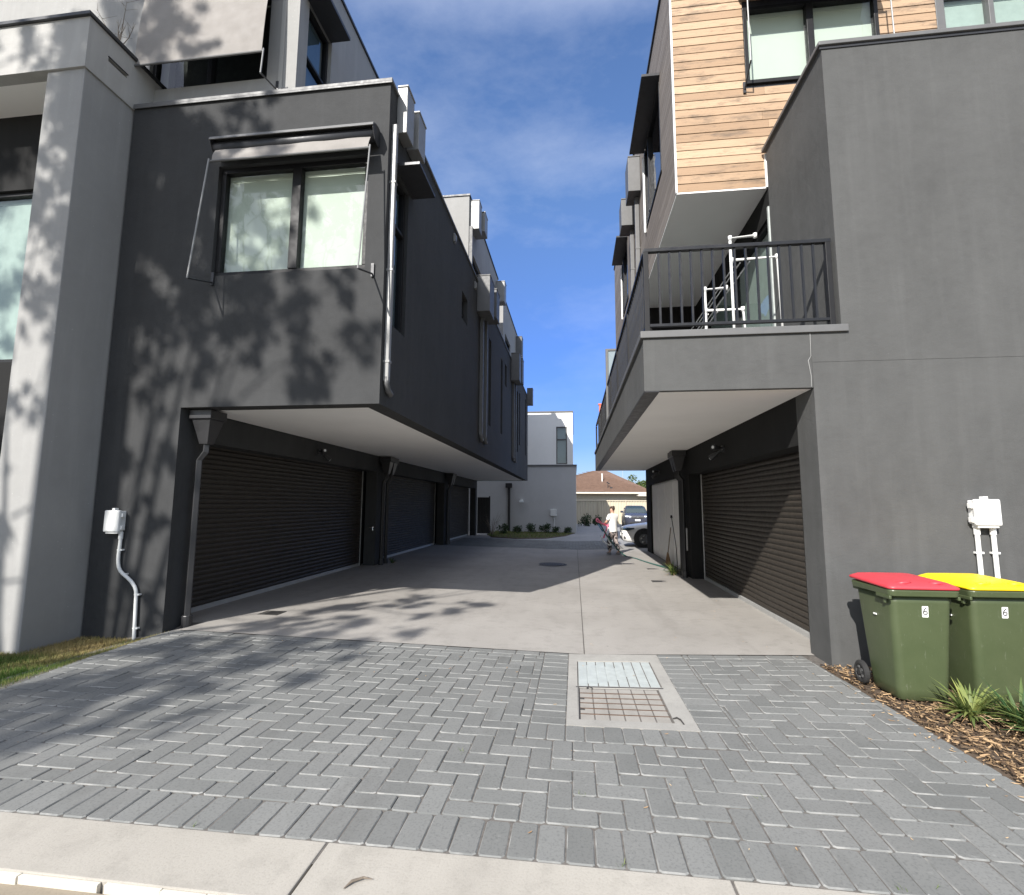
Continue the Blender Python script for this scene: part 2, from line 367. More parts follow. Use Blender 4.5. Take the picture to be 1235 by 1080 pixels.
# ------------------------------------------------------------------ paving
def clip(poly, a, b, c):           # keep a*x+b*y<=c
    out = []
    for i, p in enumerate(poly):
        q = poly[(i+1) % len(poly)]; dp = a*p[0]+b*p[1]-c; dq = a*q[0]+b*q[1]-c
        if dp <= 0: out.append(p)
        if dp*dq < 0:
            t = dp/(dp-dq); out.append((p[0]+(q[0]-p[0])*t, p[1]+(q[1]-p[1])*t))
    return out
def area(p): return .5*sum(p[i][0]*p[(i+1) % len(p)][1]-p[(i+1) % len(p)][0]*p[i][1] for i in range(len(p)))
def inset(p, d):
    n = len(p); L = []
    for i in range(n):
        (x0, y0), (x1, y1) = p[i], p[(i+1) % n]; l = math.hypot(x1-x0, y1-y0)
        if l < 1e-6: return None
        nx, ny = -(y1-y0)/l, (x1-x0)/l; L.append((x0+nx*d, y0+ny*d, (x1-x0)/l, (y1-y0)/l))
    out = []
    for i in range(n):
        ax, ay, ux, uy = L[i-1]; bx, by, vx, vy = L[i]; D = ux*vy-uy*vx
        if abs(D) < 1e-4: out.append((bx, by)); continue
        t = ((bx-ax)*vy-(by-ay)*vx)/D; out.append((ax+ux*t, ay+uy*t))
    return out if area(out) > 1e-4 and area(out) < area(p) else None
def chop(p, d):                      # knock the corners off
    out = []
    for i in range(len(p)):
        a, b, c = p[i-1], p[i], p[(i+1) % len(p)]
        for q in (a, c):
            l = math.hypot(q[0]-b[0], q[1]-b[1]); k = min(d*rng.uniform(.6, 1.3)/max(l, 1e-6), .3); out.append((b[0]+(q[0]-b[0])*k, b[1]+(q[1]-b[1])*k))
    return out
def brick(mb, p, fine=True):
    if len(p) < 3 or area(p) < .0012: return
    o = inset(p, rng.uniform(.0018, .0042))
    if not o: return
    o = chop(o, .014) if fine else o
    i_ = inset(o, .0055 if fine else .006)
    if not i_: return
    n = len(o); r = min(1, max(0, rng.gauss(.45, .3))); dz = rng.gauss(0, .0011); tx, ty = rng.gauss(0, .007), rng.gauss(0, .007)
    cx, cy = p[0]; zf = lambda x, y, k: g(x, y)+dz+(x-cx)*tx+(y-cy)*ty+k
    vs = [(x, y, zf(x, y, 0)) for x, y in i_]+[(x, y, zf(x, y, -.0055)) for x, y in o]+[(x, y, zf(x, y, -.03)) for x, y in o]
    b0 = len(mb.v); mb.v += vs
    mb.f.append(list(range(b0, b0+n))); mb.m.append(0); mb.r.append(r)
    for i in range(n):
        j = (i+1) % n
        mb.f.append([b0+i, b0+n+i, b0+n+j, b0+j]); mb.m.append(1); mb.r.append(rng.random())
        mb.f.append([b0+n+i, b0+2*n+i, b0+2*n+j, b0+n+j]); mb.m.append(0); mb.r.append(r)
W, LB = .136, .272
def herring(x0, x1, y0, y1):
    ni, nj = int((x1-x0)/W)+4, int((y1-y0)/W)+4
    for j in range(-2, nj):
        for i in range(-2, ni):
            k = (i-j) % 4; x, y = x0+i*W, y0+j*W
            if k == 0: yield [(x, y), (x+LB, y), (x+LB, y+W), (x, y+W)]
            elif k == 3: yield [(x, y), (x+W, y), (x+W, y+LB), (x, y+LB)]
pv = MB()
Y0, Y1 = 2.445, 5.95
def main_clip(p, y0=Y0+LB, y1=Y1-W):
    p = clip(p, 0, -1, -y0); p = clip(p, 0, 1, y1)
    if p: p = clip(p, 1, .05, 2.73)                        # right edge
    if p: p = clip(p, -1, -.12, 4.46)                      # left edge
    return p
PX0, PX1, PY0 = -.076-LB, .897+LB, 3.954-LB
for p in herring(-5.6, 3.0, Y0+LB-4*W, 6.2):
    p = main_clip(p)
    if len(p) < 3: continue
    xs = [q[0] for q in p]; ys = [q[1] for q in p]
    if min(xs) < PX1 and max(xs) > PX0 and max(ys) > PY0:
        lo = clip(p, 0, 1, PY0); hi = clip(p, 0, -1, -PY0)
        for q in (lo, clip(hi, 1, 0, PX0) if hi else [], clip(hi, -1, 0, -PX1) if hi else []):
            if q: brick(pv, q)
    else: brick(pv, p)
x = -4.95
while x < 2.7:                                             # soldier course by the kerb
    p = [(x, Y0), (x+W, Y0), (x+W, Y0+LB), (x, Y0+LB)]; brick(pv, main_clip(p, Y0)); x += W
x = -5.3
while x < 2.5:                                             # stretchers against the concrete
    p = main_clip([(x, Y1-W), (x+LB, Y1-W), (x+LB, Y1), (x, Y1)], Y0, Y1)
    if p:
        if x+LB <= PX0+.02 or x >= PX1-.02: brick(pv, p)
        elif x < PX0: brick(pv, clip(p, 1, 0, PX0))
        elif x < PX1 < x+LB: brick(pv, clip(p, -1, 0, -PX1))
    x += LB
y = PY0+LB
while y < Y1-.02:
    for a in (PX0, .897): brick(pv, [(a, y), (a+LB, y), (a+LB, min(y+W, Y1)), (a, min(y+W, Y1))])
    y += W
x = PX0
while x < PX1-.02:
    brick(pv, [(x, PY0), (min(x+W, PX1), PY0), (min(x+W, PX1), PY0+LB), (x, PY0+LB)]); x += W
tag(pv.build('paved_crossover', ['paver', 'paveredge'], recalc=False), kind='structure')
sheet('paving_bed', -5.6, 2.75, 2.30, 5.96, 'sand', -.007, .12)
pb = MB()
for p in herring(-5.4, 2.2, 19.3, 24.2):
    p = clip(clip(clip(clip(p, 0, -1, -19.4), 0, 1, 23.9) or [(0, 0)], 1, 0, 1.8) or [(0, 0)], -1, 0, 5.2)
    if len(p) > 2: brick(pb, p, False)
tag(pb.build('paved_band', ['paver', 'paver'], recalc=False), kind='structure')
sheet('paving_bed', -5.3, 1.85, 19.35, 23.95, 'sand', -.008, .4)
for a, b, c, d in ((-5.72, .094, 5.962, 12.9), (-5.72, .094, 12.908, 19.38), (.106, 2.98, 5.962, 12.9), (.106, 2.98, 12.908, 19.38)):
    sheet('driveway', a, b, c, d, 'drive', 0, .25)
sheet('driveway_base', -5.7, 2.95, 5.9, 19.5, 'sand', -.012, .4)
sheet('far_driveway', -9, 16, 19.3, 46, 'far', -.016, .5)
# kerb strip along the street: slabs with open joints, chipped pale nosing, gutter below
xs = [-9.2, -7.0, -4.86, -3.02, -1.18, .66, 2.5, 4.34, 8]
for a, b in zip(xs[:-1], xs[1:]):
    kb = MB(); kb.box(a+.006, b-.006, 2.085, Y0-.004, -.25, -.001)
    tag(kb.build('footpath', 'path', bevel=.006), kind='structure')
nz = MB(); x = -4.
while x < .2:
    l = rng.uniform(.12, .5); wv = rng.uniform(.018, .03); nz.box(x, x+l, 2.084-wv, 2.084, -.06, -.003-rng.random()*.004); x += l+rng.choice((0, 0, .004, .03))
tag(nz.build('kerb_edge', 'cream', bevel=.004), kind='structure')
gt = MB(); gt.box(-60, 60, 1.2, 2.06, -.3, -.035); tag(gt.build('gutter', 'kerb'), kind='structure')
gr2 = MB(); gr2.box(-60, 60, -1.6, 1.2, -.32, -.05); tag(gr2.build('verge', 'ground'), kind='structure')
fp = MB(); fp.box(-5.0, 3.1, 2.1, 2.7, -.26, -.055); tag(fp.build('footpath_base', 'sand'), kind='structure')

# pit lids
t = thing('pit_cover', 'square concrete pit in the grey pavers with one steel lid and one tiled lid', 'pit cover', (.41, 4.92, g(.41, 4.92)))
zt = lambda x, y, z: (x, y, g(x, y)+z)
sb = MB(); wall(sb, lambda u, v, w: (u, v, g(u, v)+.001-w), -.075, .895, 3.955, 5.945, [(.015, .785, 4.90, 5.70), (.02, .74, 4.08, 4.86)], .12)
weld(sb.build('surround', 'pitc', t))
sl = MB(); z0 = -.004
for i in range(8):
    a = .022+i*.0945; w_ = .0945
    sl.box(a+.004, a+w_-.004, 4.908, 5.692, -.03, z0, fn=zt)
sl.box(.02, .78, 4.905, 5.695, -.05, -.012, fn=zt)
sl.build('steel_lid', 'steel', t, bevel=.004)
cl = MB()
for i in range(6):
    for j in range(6):
        a, b = .035+i*.116, 4.095+j*.126
        cl.box(a, a+.106, b, b+.116, -.03, -.004-.0015*rng.random(), fn=zt)
o = cl.build('tiled_lid', 'pitl', t, bevel=.002)
m_ = MB(); m_.box(.025, .737, 4.083, 4.858, -.05, -.012, fn=zt)
for j in range(1, 6): m_.box(.035, .73, 4.087+j*.126, 4.094+j*.126, -.012, -.0015, fn=zt)
m_.build('grid_frame', 'rust', o)
ir = MB()
ir.box(.012, .03, 4.08, 4.86, -.03, .001, fn=zt); ir.box(.0, .79, 4.862, 4.888, -.03, .001, fn=zt); ir.box(.012, .62, 4.066, 4.08, -.03, .0, fn=zt)
ir.box(.03, .07, 4.30, 4.32, -.02, .002, fn=zt); ir.box(.03, .07, 4.56, 4.58, -.02, .002, fn=zt)
ir.build('iron_edge', 'iron', t)
hk = MB(); hk.tube([zt(.10, 4.84, .002), zt(.115, 4.86, .012), zt(.14, 4.85, .010), zt(.15, 4.83, .002)], .006, 6); hk.build('lifting_hook', 'iron', t); hk = MB()
hk.tube([zt(.74, 4.16, .004), zt(.77, 4.17, .01), zt(.79, 4.13, .01), zt(.80, 4.06, .004)], .006, 6); hk.build('lifting_hook', 'iron', t)

# round manhole and small drain grates in the drive
t = thing('manhole_cover', 'round dark iron manhole cover in the shaded middle of the drive', 'manhole', (-.68, 14.4, g(-.68, 14.4)))
mb = MB(); n = 32
for r0, r1, z_ in ((0, .34, .008), (.37, .46, .006)):
    for k in range(n):
        a, b = 2*math.pi*k/n, 2*math.pi*(k+1)/n
        mb.add([(-.68+r*math.cos(q), 14.4+r*math.sin(q), g(-.68, 14.4)+zz) for r, q, zz in ((r0, a, z_), (r1, a, z_), (r1, b, z_), (r0, b, z_))], [(0, 1, 2, 3)] if r0 else [(0, 1, 2)])
for k in range(-4, 5): mb.box(-.68+k*.07-.01, -.68+k*.07+.01, 14.2, 14.6, g(-.68, 14.4)+.006, g(-.68, 14.4)+.013)
mb.build('lid', 'iron', t)
def grate(x, y, lab, sx=.30, sy=.16):
    z = g(x, y); t = thing('drain_grate', lab, 'drain grate', (x, y, z), group='drain grates in the driveway')
    f = MB(); wall(f, lambda u, v, w: (u, v, z+.005-w), x-sx/2, x+sx/2, y-sy/2, y+sy/2, [(x-sx/2+.02, x+sx/2-.02, y-sy/2+.02, y+sy/2-.02)], .03); weld(f.build('rim', 'iron', t))
    b = MB(); k = int(sx/.03)
    for i in range(k): xx = x-sx/2+.02+(sx-.04)*(i+.5)/k; b.box(xx-.006, xx+.006, y-sy/2+.02, y+sy/2-.02, z-.02, z+.004)
    b.build('bars', 'iron', t)
    p = MB(); p.box(x-sx/2+.02, x+sx/2-.02, y-sy/2+.02, y+sy/2-.02, z-.03, z+.0015); p.build('sump', 'roomdark', t)
grate(-4.44, 7.07, 'rusty drain grate nearest the large left garage door', .30, .26)
grate(1.83, 11.3, 'drain grate on the sunlit concrete nearest the right garage door', .36, .2)
grate(1.55, 14.6, 'small far drain grate behind the trailing hose', .4, .2)
grate(2.0, 13.4, 'drain grate lying right beside the trailing hose', .3, .14)

# ------------------------------------------------------------------ left townhouse row
ZB, ZT = 2.87, 7.36
YF, XS = 5.95, -2.45
LT = thing('townhouse_row', 'long charcoal townhouse row left of the drive, its upper floor overhanging three garage doors', 'townhouse', (-5.3, 5.95, 0))
FY, FX, FG = plane('Y-', YF), plane('X+', XS), plane('X+', -5.22)
mb = MB(); wall(mb, FY, -6.37, XS, -.3, ZT, [(-4.93, -2.72, 4.70, 6.32), (-5.22, XS+1, -1, ZB)])
weld(mb.build('front_wall', 'char', LT))
HS = [(6.28, 6.80, 4.03, 6.27), (10.42, 11.0, 5.74, 6.36), (14.0, 14.4, 3.9, 6.5), (16.4, 16.8, 4.0, 6.6), (17.4, 17.85, 5.9, 6.7), (21.2, 21.6, 3.9, 6.6), (22.1, 22.5, 4.3, 6.7), (24.9, 25.3, 4.1, 7.0)]
mb = MB(); wall(mb, FX, 6.2, 26.3, ZB, ZT, HS); weld(mb.build('side_wall', 'char', LT))
mb = MB(); mb.box(-9.5, XS-.25, 26.05, 26.3, ZB, ZT); mb.box(-12, -9.5, 6.2, 26.3, -.2, ZT); mb.build('rear_wall', 'char', LT)
mb = MB(); mb.box(-9.5, XS-.25, 6.2, 26.05, 6.5, 6.7); mb.build('terrace_deck', 'cap', LT)
mb = MB(); mb.box(-5.22, XS-.02, YF+.02, 26.28, ZB+.012, ZB+.2); mb.build('soffit', 'soffit', LT)
mb = MB()
mb.box(-6.36, XS+.03, YF-.03, YF+.28, ZT, ZT+.045); mb.box(XS-.28, XS+.03, YF+.28, 26.33, ZT, ZT+.045)
mb.box(-6.36, XS+.032, YF-.032, YF-.024, ZT-.03, ZT)
mb.build('parapet_cap', 'cap', LT, bevel=.006)
DL = [(6.4, 12.72), (13.35, 19.72), (20.3, 26.15)]
mb = MB(); wall(mb, FG, 6.2, 26.55, -.25, ZB, [(a, b, -.3, 2.46) for a, b in DL], .3); weld(mb.build('garage_wall', 'char', LT))
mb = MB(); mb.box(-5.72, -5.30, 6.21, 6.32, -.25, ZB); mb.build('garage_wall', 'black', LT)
for a, b in DL:
    roller_door(LT, FG, a+.0, b, -.02, 2.48, .40)
mb = MB(); mb.box(-9.4, -5.75, 6.3, 26.4, -.2, 2.8); mb.build('garage_backing', 'black', LT)
# street-front window
window(LT, FY, -4.93, -2.72, 4.70, 6.32, mull=[-3.78], blind='blind', rec=.06, fw=.075, mw=.13)
# tall and small windows on the side
for i, (a, b, c, d) in enumerate(HS):
    tr = [c+(d-c)*.68] if d-c > 1.5 else [c+(d-c)*.35]
    window(LT, FX, a, b, c, d, trans=tr, rec=.10 if i else .05, blind='blindd' if i != 1 else None, gl='glassd', fw=.045)
mb = MB(); mb.box(XS-.02, XS+.36, 6.2, 6.98, 6.30, 6.345); mb.build('window_hood', 'capd', LT, bevel=.004)
# rain heads, downpipes
def rainhead(parent, fx, y0, y1, dx, z0, z1, mat='cap', sgn=1):
    m_ = MB(); x0, x1 = sorted((fx+sgn*.003, fx+sgn*dx)); m_.box(x0, x1, y0, y1, z0, z1); m_.box(x0, x1+(.012 if sgn > 0 else 0), y0-.012, y1+.012, z1, z1+.03)
    return m_.build('rain_head', mat, parent, bevel=.008)
rainhead(LT, XS, 6.20, 6.50, .155, 6.80, 7.50, 'pipeg'); rainhead(LT, XS, 6.62, 6.95, .19, 6.86, 7.45, 'pipeg')
def downpipe(parent, x0, x1, y0, y1, z0, z1, mat, shoe=None, clips=True):
    m_ = MB(); m_.box(x0, x1, y0, y1, z0, z1)
    o = m_.build('downpipe', mat, parent, bevel=.012)
    if clips:
        z = z0+.25
        while z < z1-.1:
            c_ = MB(); c_.box(x0-.006, x1+.006, y0-.006, y1+.006, z, z+.03); z += 1.25; c_.build('bracket', mat, o)
    if shoe:
        s_ = MB(); xm, ym = (x0+x1)/2, (y0+y1)/2; r = (x1-x0)*.55; k = shoe
        s_.tube([(xm, ym, z0+.06), (xm, ym, z0-.03), (xm+k[0]*.06, ym+k[1]*.06, z0-.10), (xm+k[0]*.16, ym+k[1]*.16, z0-.14)], r, 12)
        s_.build('elbow', 'cap', o, smooth=True)
    return o
downpipe(LT, XS+.004, XS+.078, 6.03, 6.10, 3.18, 6.80, 'pipeg', (0, 1))
for y in (12.55, 13.15): downpipe(LT, XS+.004, XS+.10, y, y+.1, 3.42, 6.7, 'cap', (0, 1))
rainhead(LT, XS, 12.1, 12.8, .34, 6.55, 7.5); rainhead(LT, XS, 12.95, 13.5, .38, 6.7, 7.5)
for y in (19.45, 20.05): downpipe(LT, XS+.004, XS+.10, y, y+.1, 3.5, 6.6, 'cap', (0, 1))
rainhead(LT, XS, 19.1, 19.7, .34, 6.5, 7.6); rainhead(LT, XS, 19.85, 20.4, .38, 6.6, 7.6)
rainhead(LT, XS, 25.8, 26.28, .3, 6.9, 7.75)
for y, z in ((9.6, 7.13), (11.8, 7.1)):
    m_ = MB(); m_.box(XS, XS+.035, y-.06, y+.06, z-.09, z+.09); m_.box(XS+.035, XS+.05, y-.04, y+.04, z-.07, z+.07); m_.build('overflow_outlet', 'pipeg', LT, bevel=.005)
def hopper(parent, x, y, dirx, z1=2.86):
    """black rain hopper under the soffit with its square pipe to the ground"""
    m_ = MB(); a = .15; zz = z1
    def ring(h, r): return [(x-r, y-r, h), (x+r, y-r, h), (x+r, y+r, h), (x-r, y+r, h)]
    hs = [(zz, .16), (zz-.12, .16), (zz-.13, .135), (zz-.42, .07), (zz-.46, .06)]
    vs = [p for h, r in hs for p in ring(h, r)]; k = len(hs)
    m_.add(vs, [(i*4+j, i*4+(j+1) % 4, (i+1)*4+(j+1) % 4, (i+1)*4+j) for i in range(k-1) for j in range(4)]+[(0, 1, 2, 3), tuple(range(4*k-1, 4*k-5, -1))])
    h = m_.build('rain_hopper', 'dpipe', parent, bevel=.006)
    p_ = MB(); xw = x-dirx*.075
    p_.tube([(x, y, zz-.44), (x, y, zz-.56), (xw, y-.02, zz-.68), (xw, y-.02, g(xw, y)+.12)], [.052]*4, 4); p_.tube([(xw, y-.02, g(xw, y)+.14), (xw, y-.02, g(xw, y)-.02)], .064, 12)
    p_.build('downpipe', 'dpipe', parent, bevel=.01)
hopper(LT, -5.02, 6.22, 1); hopper(LT, -5.02, 12.9, 1); hopper(LT, -5.04, 13.26, 1); hopper(LT, -5.02, 19.85, 1); hopper(LT, -5.04, 20.2, 1)
for y in (13.14, 19.98):
    m_ = MB(); m_.tube([(-5.17, y, 2.2), (-5.17, y, 2.1), (-5.17, y, .0)], .03, 8); m_.build('conduit', 'cap', LT, smooth=True)
# upper storeys, set back behind the parapet
ZU = 10.52
def upper(x1, y0, y1, fholes, sholes, hood=None):
    F_, Sd = plane('Y-', y0), plane('X+', x1)
    m_ = MB(); wall(m_, F_, -9.6, x1, 6.6, ZU, fholes); weld(m_.build('upper_wall', 'grey', LT))
    m_ = MB(); wall(m_, Sd, y0+.25, y1, 6.6, ZU, sholes); m_.box(-9.6, x1-.25, y1-.25, y1, 6.6, ZU); m_.box(-9.6, x1-.25, y0+.25, y1-.25, ZU-.3, ZU-.1); weld(m_.build('upper_wall', 'grey', LT))
    m_ = MB(); m_.box(-9.6, x1+.03, y0-.03, y0+.25, ZU, ZU+.05); m_.box(x1-.25, x1+.03, y0+.25, y1+.03, ZU, ZU+.05); m_.build('parapet_cap', 'capd', LT)
    for (a, b, c, d) in fholes: window(LT, F_, a, b, c, d, mull=[(a+b)/2], rec=.06, blind=None)
    for (a, b, c, d) in sholes: window(LT, Sd, a, b, c, d, trans=[c+(d-c)*.42], rec=.06, blind='blindd', gl='glassd', fw=.05)
upper(-4.05, 6.25, 12.6, [(-6.5, -4.52, 7.93, 10.1)], [(6.42, 7.22, 7.95, 9.45)])
m_ = MB(); m_.box(-4.05, -3.70, 6.36, 7.18, 9.40, 9.46); m_.build('window_hood', 'capd', LT, bevel=.004)
upper(-2.95, 13.25, 18.7, [], [(13.75, 15.7, 7.6, 9.05)])
upper(-2.95, 20.25, 25.6, [], [(20.9, 22.7, 7.6, 9.1)])
rainhead(LT, -2.95, 13.35, 13.75, .28, 9.55, 10.42, 'pipeg'); rainhead(LT, -2.95, 13.85, 14.3, .36, 9.75, 10.35, 'pipeg')
rainhead(LT, -2.95, 18.2, 18.65, .35, 9.4, 10.2, 'pipeg'); rainhead(LT, -2.95, 24.9, 25.5, .32, 9.3, 10.3)
for y in (13.28, 25.2): m_ = MB(); m_.box(-2.948, -2.85, y, y+.09, 7.4, 9.6); m_.build('downpipe', 'cap', LT)
m_ = MB(); m_.box(-4.325, -4.26, 6.235, 6.247, 7.4, ZU); m_.build('corner_trim', 'lgrey', LT)

# canvas awnings
def awning(lab, x0, x1, yw, zr, drop, out, zend, arm, mat, fmat='capd', zb=None, sag=.03):
    """roller box, canvas hanging over a bottom bar, two stay rods"""
    t = thing('window_awning', lab, 'awning', ((x0+x1)/2, yw, zend))
    prof = [(0, .21), (-.06, .225), (-.16, .205), (-.235, .165), (-.25, .12), (-.238, .115), (-.22, .15), (-.155, .185), (-.06, .205), (0, .19)]
    m_ = MB(); m_.prism([(yw-.004+a, zr+b) for a, b in prof], x0-.06, x1+.06, lambda u, v, w: (w, u, v)); m_.build('hood', 'cap', t, bevel=.003)
    for xx in (x0-.055, x1+.045):
        m_ = MB(); m_.prism([(yw-.006+a, zr+b) for a, b in ((0, -.02), (0, .19), (-.06, .204), (-.155, .184), (-.22, .149), (-.23, .10), (-.16, -.02), (-.06, -.05))], xx, xx+.01, lambda u, v, w: (w, u, v)); m_.build('end_cap', 'capd', t)
    m_ = MB(); m_.tube([(x0-.04, yw-.115, zr+.07), (x1+.04, yw-.115, zr+.07)], .085, 16); m_.build('roll', 'capd', t, smooth=True)
    m_ = MB(); nx, nz_ = 14, 10; P0 = (yw-.185, zr-.0); P1 = (yw-out, zr-drop)
    def pt(i, j, o): 
        u, s = i/nx, j/nz_; w_ = math.sin(math.pi*s)*sag*(1+.3*math.sin(u*9))+.006*math.sin(u*23+s*4)
        return (x0+(x1-x0)*u, P0[0]+(P1[0]-P0[0])*s-w_+o, P0[1]+(P1[1]-P0[1])*s-.012*math.sin(math.pi*u)*s)
    for o in (0, .006):
        m_.add([pt(i, j, o) for j in range(nz_+1) for i in range(nx+1)], [(j*(nx+1)+i, j*(nx+1)+i+1, (j+1)*(nx+1)+i+1, (j+1)*(nx+1)+i) for j in range(nz_) for i in range(nx)])
    m_.build('canvas', mat, t, smooth=True, recalc=False)
    m_ = MB(); m_.tube([(x0-.02, P1[0], P1[1]), (x1+.02, P1[0], P1[1])], .016, 8); m_.build('bottom_bar', 'cap', t)
    for xx, k in ((x0-.03, -1), (x1+.03, 1)):
        m_ = MB(); e = (xx, yw-arm, zend)
        m_.tube([(xx, P1[0]-.01, P1[1]+.03), e], .011, 8); r_ = m_.build('stay_rod', 'pipeg', t)
        m_ = MB(); m_.tube([e, (xx+.0, yw-.01, (zb or zend)-.02)], .012, 6); m_.box(xx-.02, xx+.02, yw-.025, yw-.002, (zb or zend)-.06, (zb or zend)+.12); m_.build('wall_bracket', 'capd', r_)
    return t
awning('narrow dark roller awning mostly wound up over the first floor window with pale green blinds', -4.86, -2.63, YF, 6.42, .20, .24, 4.46, .45, 'fabric', zb=4.62, sag=.01)
awning('big grey canvas awning hanging low over the top floor window at the upper left', -6.40, -4.36, 6.25, 9.9, 1.90, .36, 7.62, .40, 'fabric', zb=7.72, sag=.03)

# side gate at the far end of the garages
t = thing('side_gate', 'tall dark grey side gate at the far end of the left garages', 'gate', (-4.95, 26.9, 0))
m_ = MB(); m_.box(-5.25, -4.62, 26.88, 26.92, .05, 2.0)
for k in range(7): m_.box(-5.23+k*.088, -5.16+k*.088, 26.865, 26.88, .07, 1.98)
m_.build('panel', 'capd', t); m_ = MB(); m_.box(-4.62, -4.55, 26.86, 26.94, 0, 2.06); m_.build('post', 'capd', t)

# ------------------------------------------------------------------ grey portal house, far left
PT = thing('portal_house', 'pale grey house front with a thick square portal frame at the left edge', 'house', (-7.6, 5.4, 0))
m_ = MB(); m_.box(-6.97, -6.40, 5.23, 6.6, -.4, 7.34); m_.build('pillar', 'grey', PT, bevel=.01)
fB = plane('X+', -6.375); m_ = MB(); m_.box(-13, -6.375, 5.20, 5.36, 7.34, 8.07)
wall(m_, fB, 5.36, 6.40, 7.34, 8.07, [(5.5, 5.79, 7.70, 7.755)], .12); m_.build('beam', 'lgrey', PT, recalc=False)
m_ = MB(); m_.box(-6.48, -6.44, 5.48, 5.82, 7.68, 7.78); m_.build('slot_backing', 'roomdark', PT)
m_ = MB(); m_.box(-6.372, -6.362, 5.49, 5.80, 7.755, 7.768); m_.build('slot_flashing', 'capd', PT)
m_ = MB(); m_.box(-13, -6.34, 5.16, 6.43, 8.07, 8.12); m_.build('beam_cap', 'capd', PT, bevel=.005)
m_ = MB(); m_.box(-13, -6.98, 5.36, 5.9, 7.34, 7.42); m_.build('porch_ceiling', 'soffit', PT)
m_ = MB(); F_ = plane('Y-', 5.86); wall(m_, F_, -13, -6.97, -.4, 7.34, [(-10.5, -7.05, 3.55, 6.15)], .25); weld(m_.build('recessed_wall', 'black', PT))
window(PT, F_, -10.5, -7.05, 3.55, 6.15, mull=[-8.8], rec=.05, blind='curtain')
m_ = MB(); F_ = plane('Y-', 6.45); wall(m_, F_, -13, -6.35, 8.0, ZU, [(-11, -8.85, 8.6, 10.3)], .2); weld(m_.build('upper_wall', 'grey', PT))
window(PT, F_, -11, -8.85, 8.6, 10.3, rec=.03, blind=None, frame='cap', fw=.1)
m_ = MB(); m_.box(-13, -6.4, 6.65, 14, 7.2, 7.4); m_.build('terrace_deck', 'cap', PT)

# ------------------------------------------------------------------ right townhouse
RT = thing('balcony_townhouse', 'dark grey townhouse with a railed balcony and timber clad top storey', 'townhouse', (3, 5.6, 0))
XR, XE, YR, YE = 2.57, .79, 5.6, 18.65
F_ = plane('Y-', YR); ZP = 6.9
m_ = MB(); wall(m_, F_, XR, 9.5, -.3, 2.872, [], .25); wall(m_, F_, XR, 9.5, 2.872, 3.15, [], .25); wall(m_, F_, XR, 9.5, 3.153, ZP, [(XR-1, 2.89, 3.485, ZP+1)], .25)
m_.box(2.572, 9.5, 5.606, 5.8, 3.14, 3.16)
m_.build('front_wall', 'charR', RT)
m_ = MB(); FS = plane('X-', 2.89); wall(m_, FS, 5.85, 7.28, 3.48, ZP, [], .25); m_.build('side_wall', 'charR', RT)
m_ = MB(); m_.box(2.85, 9.5, YR-.035, YR+.27, ZP, ZP+.05); m_.box(2.85, 3.17, YR+.27, 7.36, ZP, ZP+.05); m_.build('parapet_cap', 'cap', RT, bevel=.006)
m_ = MB(); m_.box(2.865, 9.5, YR-.012, YR-.002, ZP-.035, ZP); m_.build('cap_shadow_trim', 'capd', RT)
m_ = MB(); m_.box(9.3, 9.5, 5.85, YE, -.2, ZU); m_.box(2.85, 9.3, YE-.25, YE, -.2, ZU); m_.box(3.2, 9.3, 5.85, 18.4, 6.4, 6.55); m_.build('rear_wall', 'charR', RT)
FG = plane('X-', XR); DR = [(6.05, 11.62), (12.55, 17.45)]
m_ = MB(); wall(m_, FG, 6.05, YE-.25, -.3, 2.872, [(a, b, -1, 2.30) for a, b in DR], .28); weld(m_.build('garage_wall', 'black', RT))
m_ = MB(); m_.box(XR, XR+.28, 5.85, 6.05, -.3, 2.872); m_.build('garage_wall', 'charR', RT)
roller_door(RT, FG, 6.05, 11.62, -.02, 2.32, .28)
m_ = MB(); pbox(m_, FG, 12.55, 17.45, .0, 2.3, .07, .13)
for k in range(4): pbox(m_, FG, 12.6+k*1.22, 13.76+k*1.22, .04, 2.26, .055, .07)
m_.build('garage_door', 'paledoor', RT, bevel=.006)
m_ = MB(); m_.box(XR+.3, 9.2, 6.2, 18.3, -.2, 2.6); m_.build('garage_backing', 'black', RT)
# balcony
m_ = MB(); m_.box(XE, XR, YR, YR+.2, 2.87, 3.48); m_.box(XE, XE+.2, YR+.2, YE, 2.87, 3.48); m_.box(XE+.2, XR, YE-.2, YE, 2.87, 3.48); m_.build('balcony_fascia', 'charR', RT, bevel=.006)
m_ = MB(); m_.box(XE+.2, 2.89, YR+.2, YE-.2, 3.36, 3.5); m_.box(XR, 2.89, YR+.004, YR+.2, 3.30, 3.48); m_.build('balcony_floor', 'cap', RT)
m_ = MB(); m_.box(XE+.17, XR-.005, YR+.06, YE-.05, 2.866, 2.95); m_.build('soffit', 'soffit', RT)
m_ = MB(); m_.box(XE+.003, XE+.165, YR+.003, YE-.003, 2.862, 2.869); m_.build('soffit_border', 'capd', RT)
m_ = MB(); m_.box(XE-.03, 2.95, YR-.03, YR+.16, 3.48, 3.56); m_.box(XE-.03, XE+.16, YR+.16, YE+.02, 3.48, 3.56); m_.build('balcony_cap', 'cap', RT, bevel=.006)
m_ = MB(); m_.tube([(2.565, YR-.004, 3.47), (2.56, YR-.004, 3.22), (2.53, YR-.004, 3.17), (2.55, YR-.004, 3.0), (2.545, YR-.004, 2.88)], [.004, .003, .005, .004, .003], 5); m_.build('crack_filler', 'pipeg', RT)
bal = bpy.data.objects.new('balustrade', None); COL.objects.link(bal); bal.parent = RT; bal.empty_display_size = .2
xr, yr = XE+.06, YR+.06
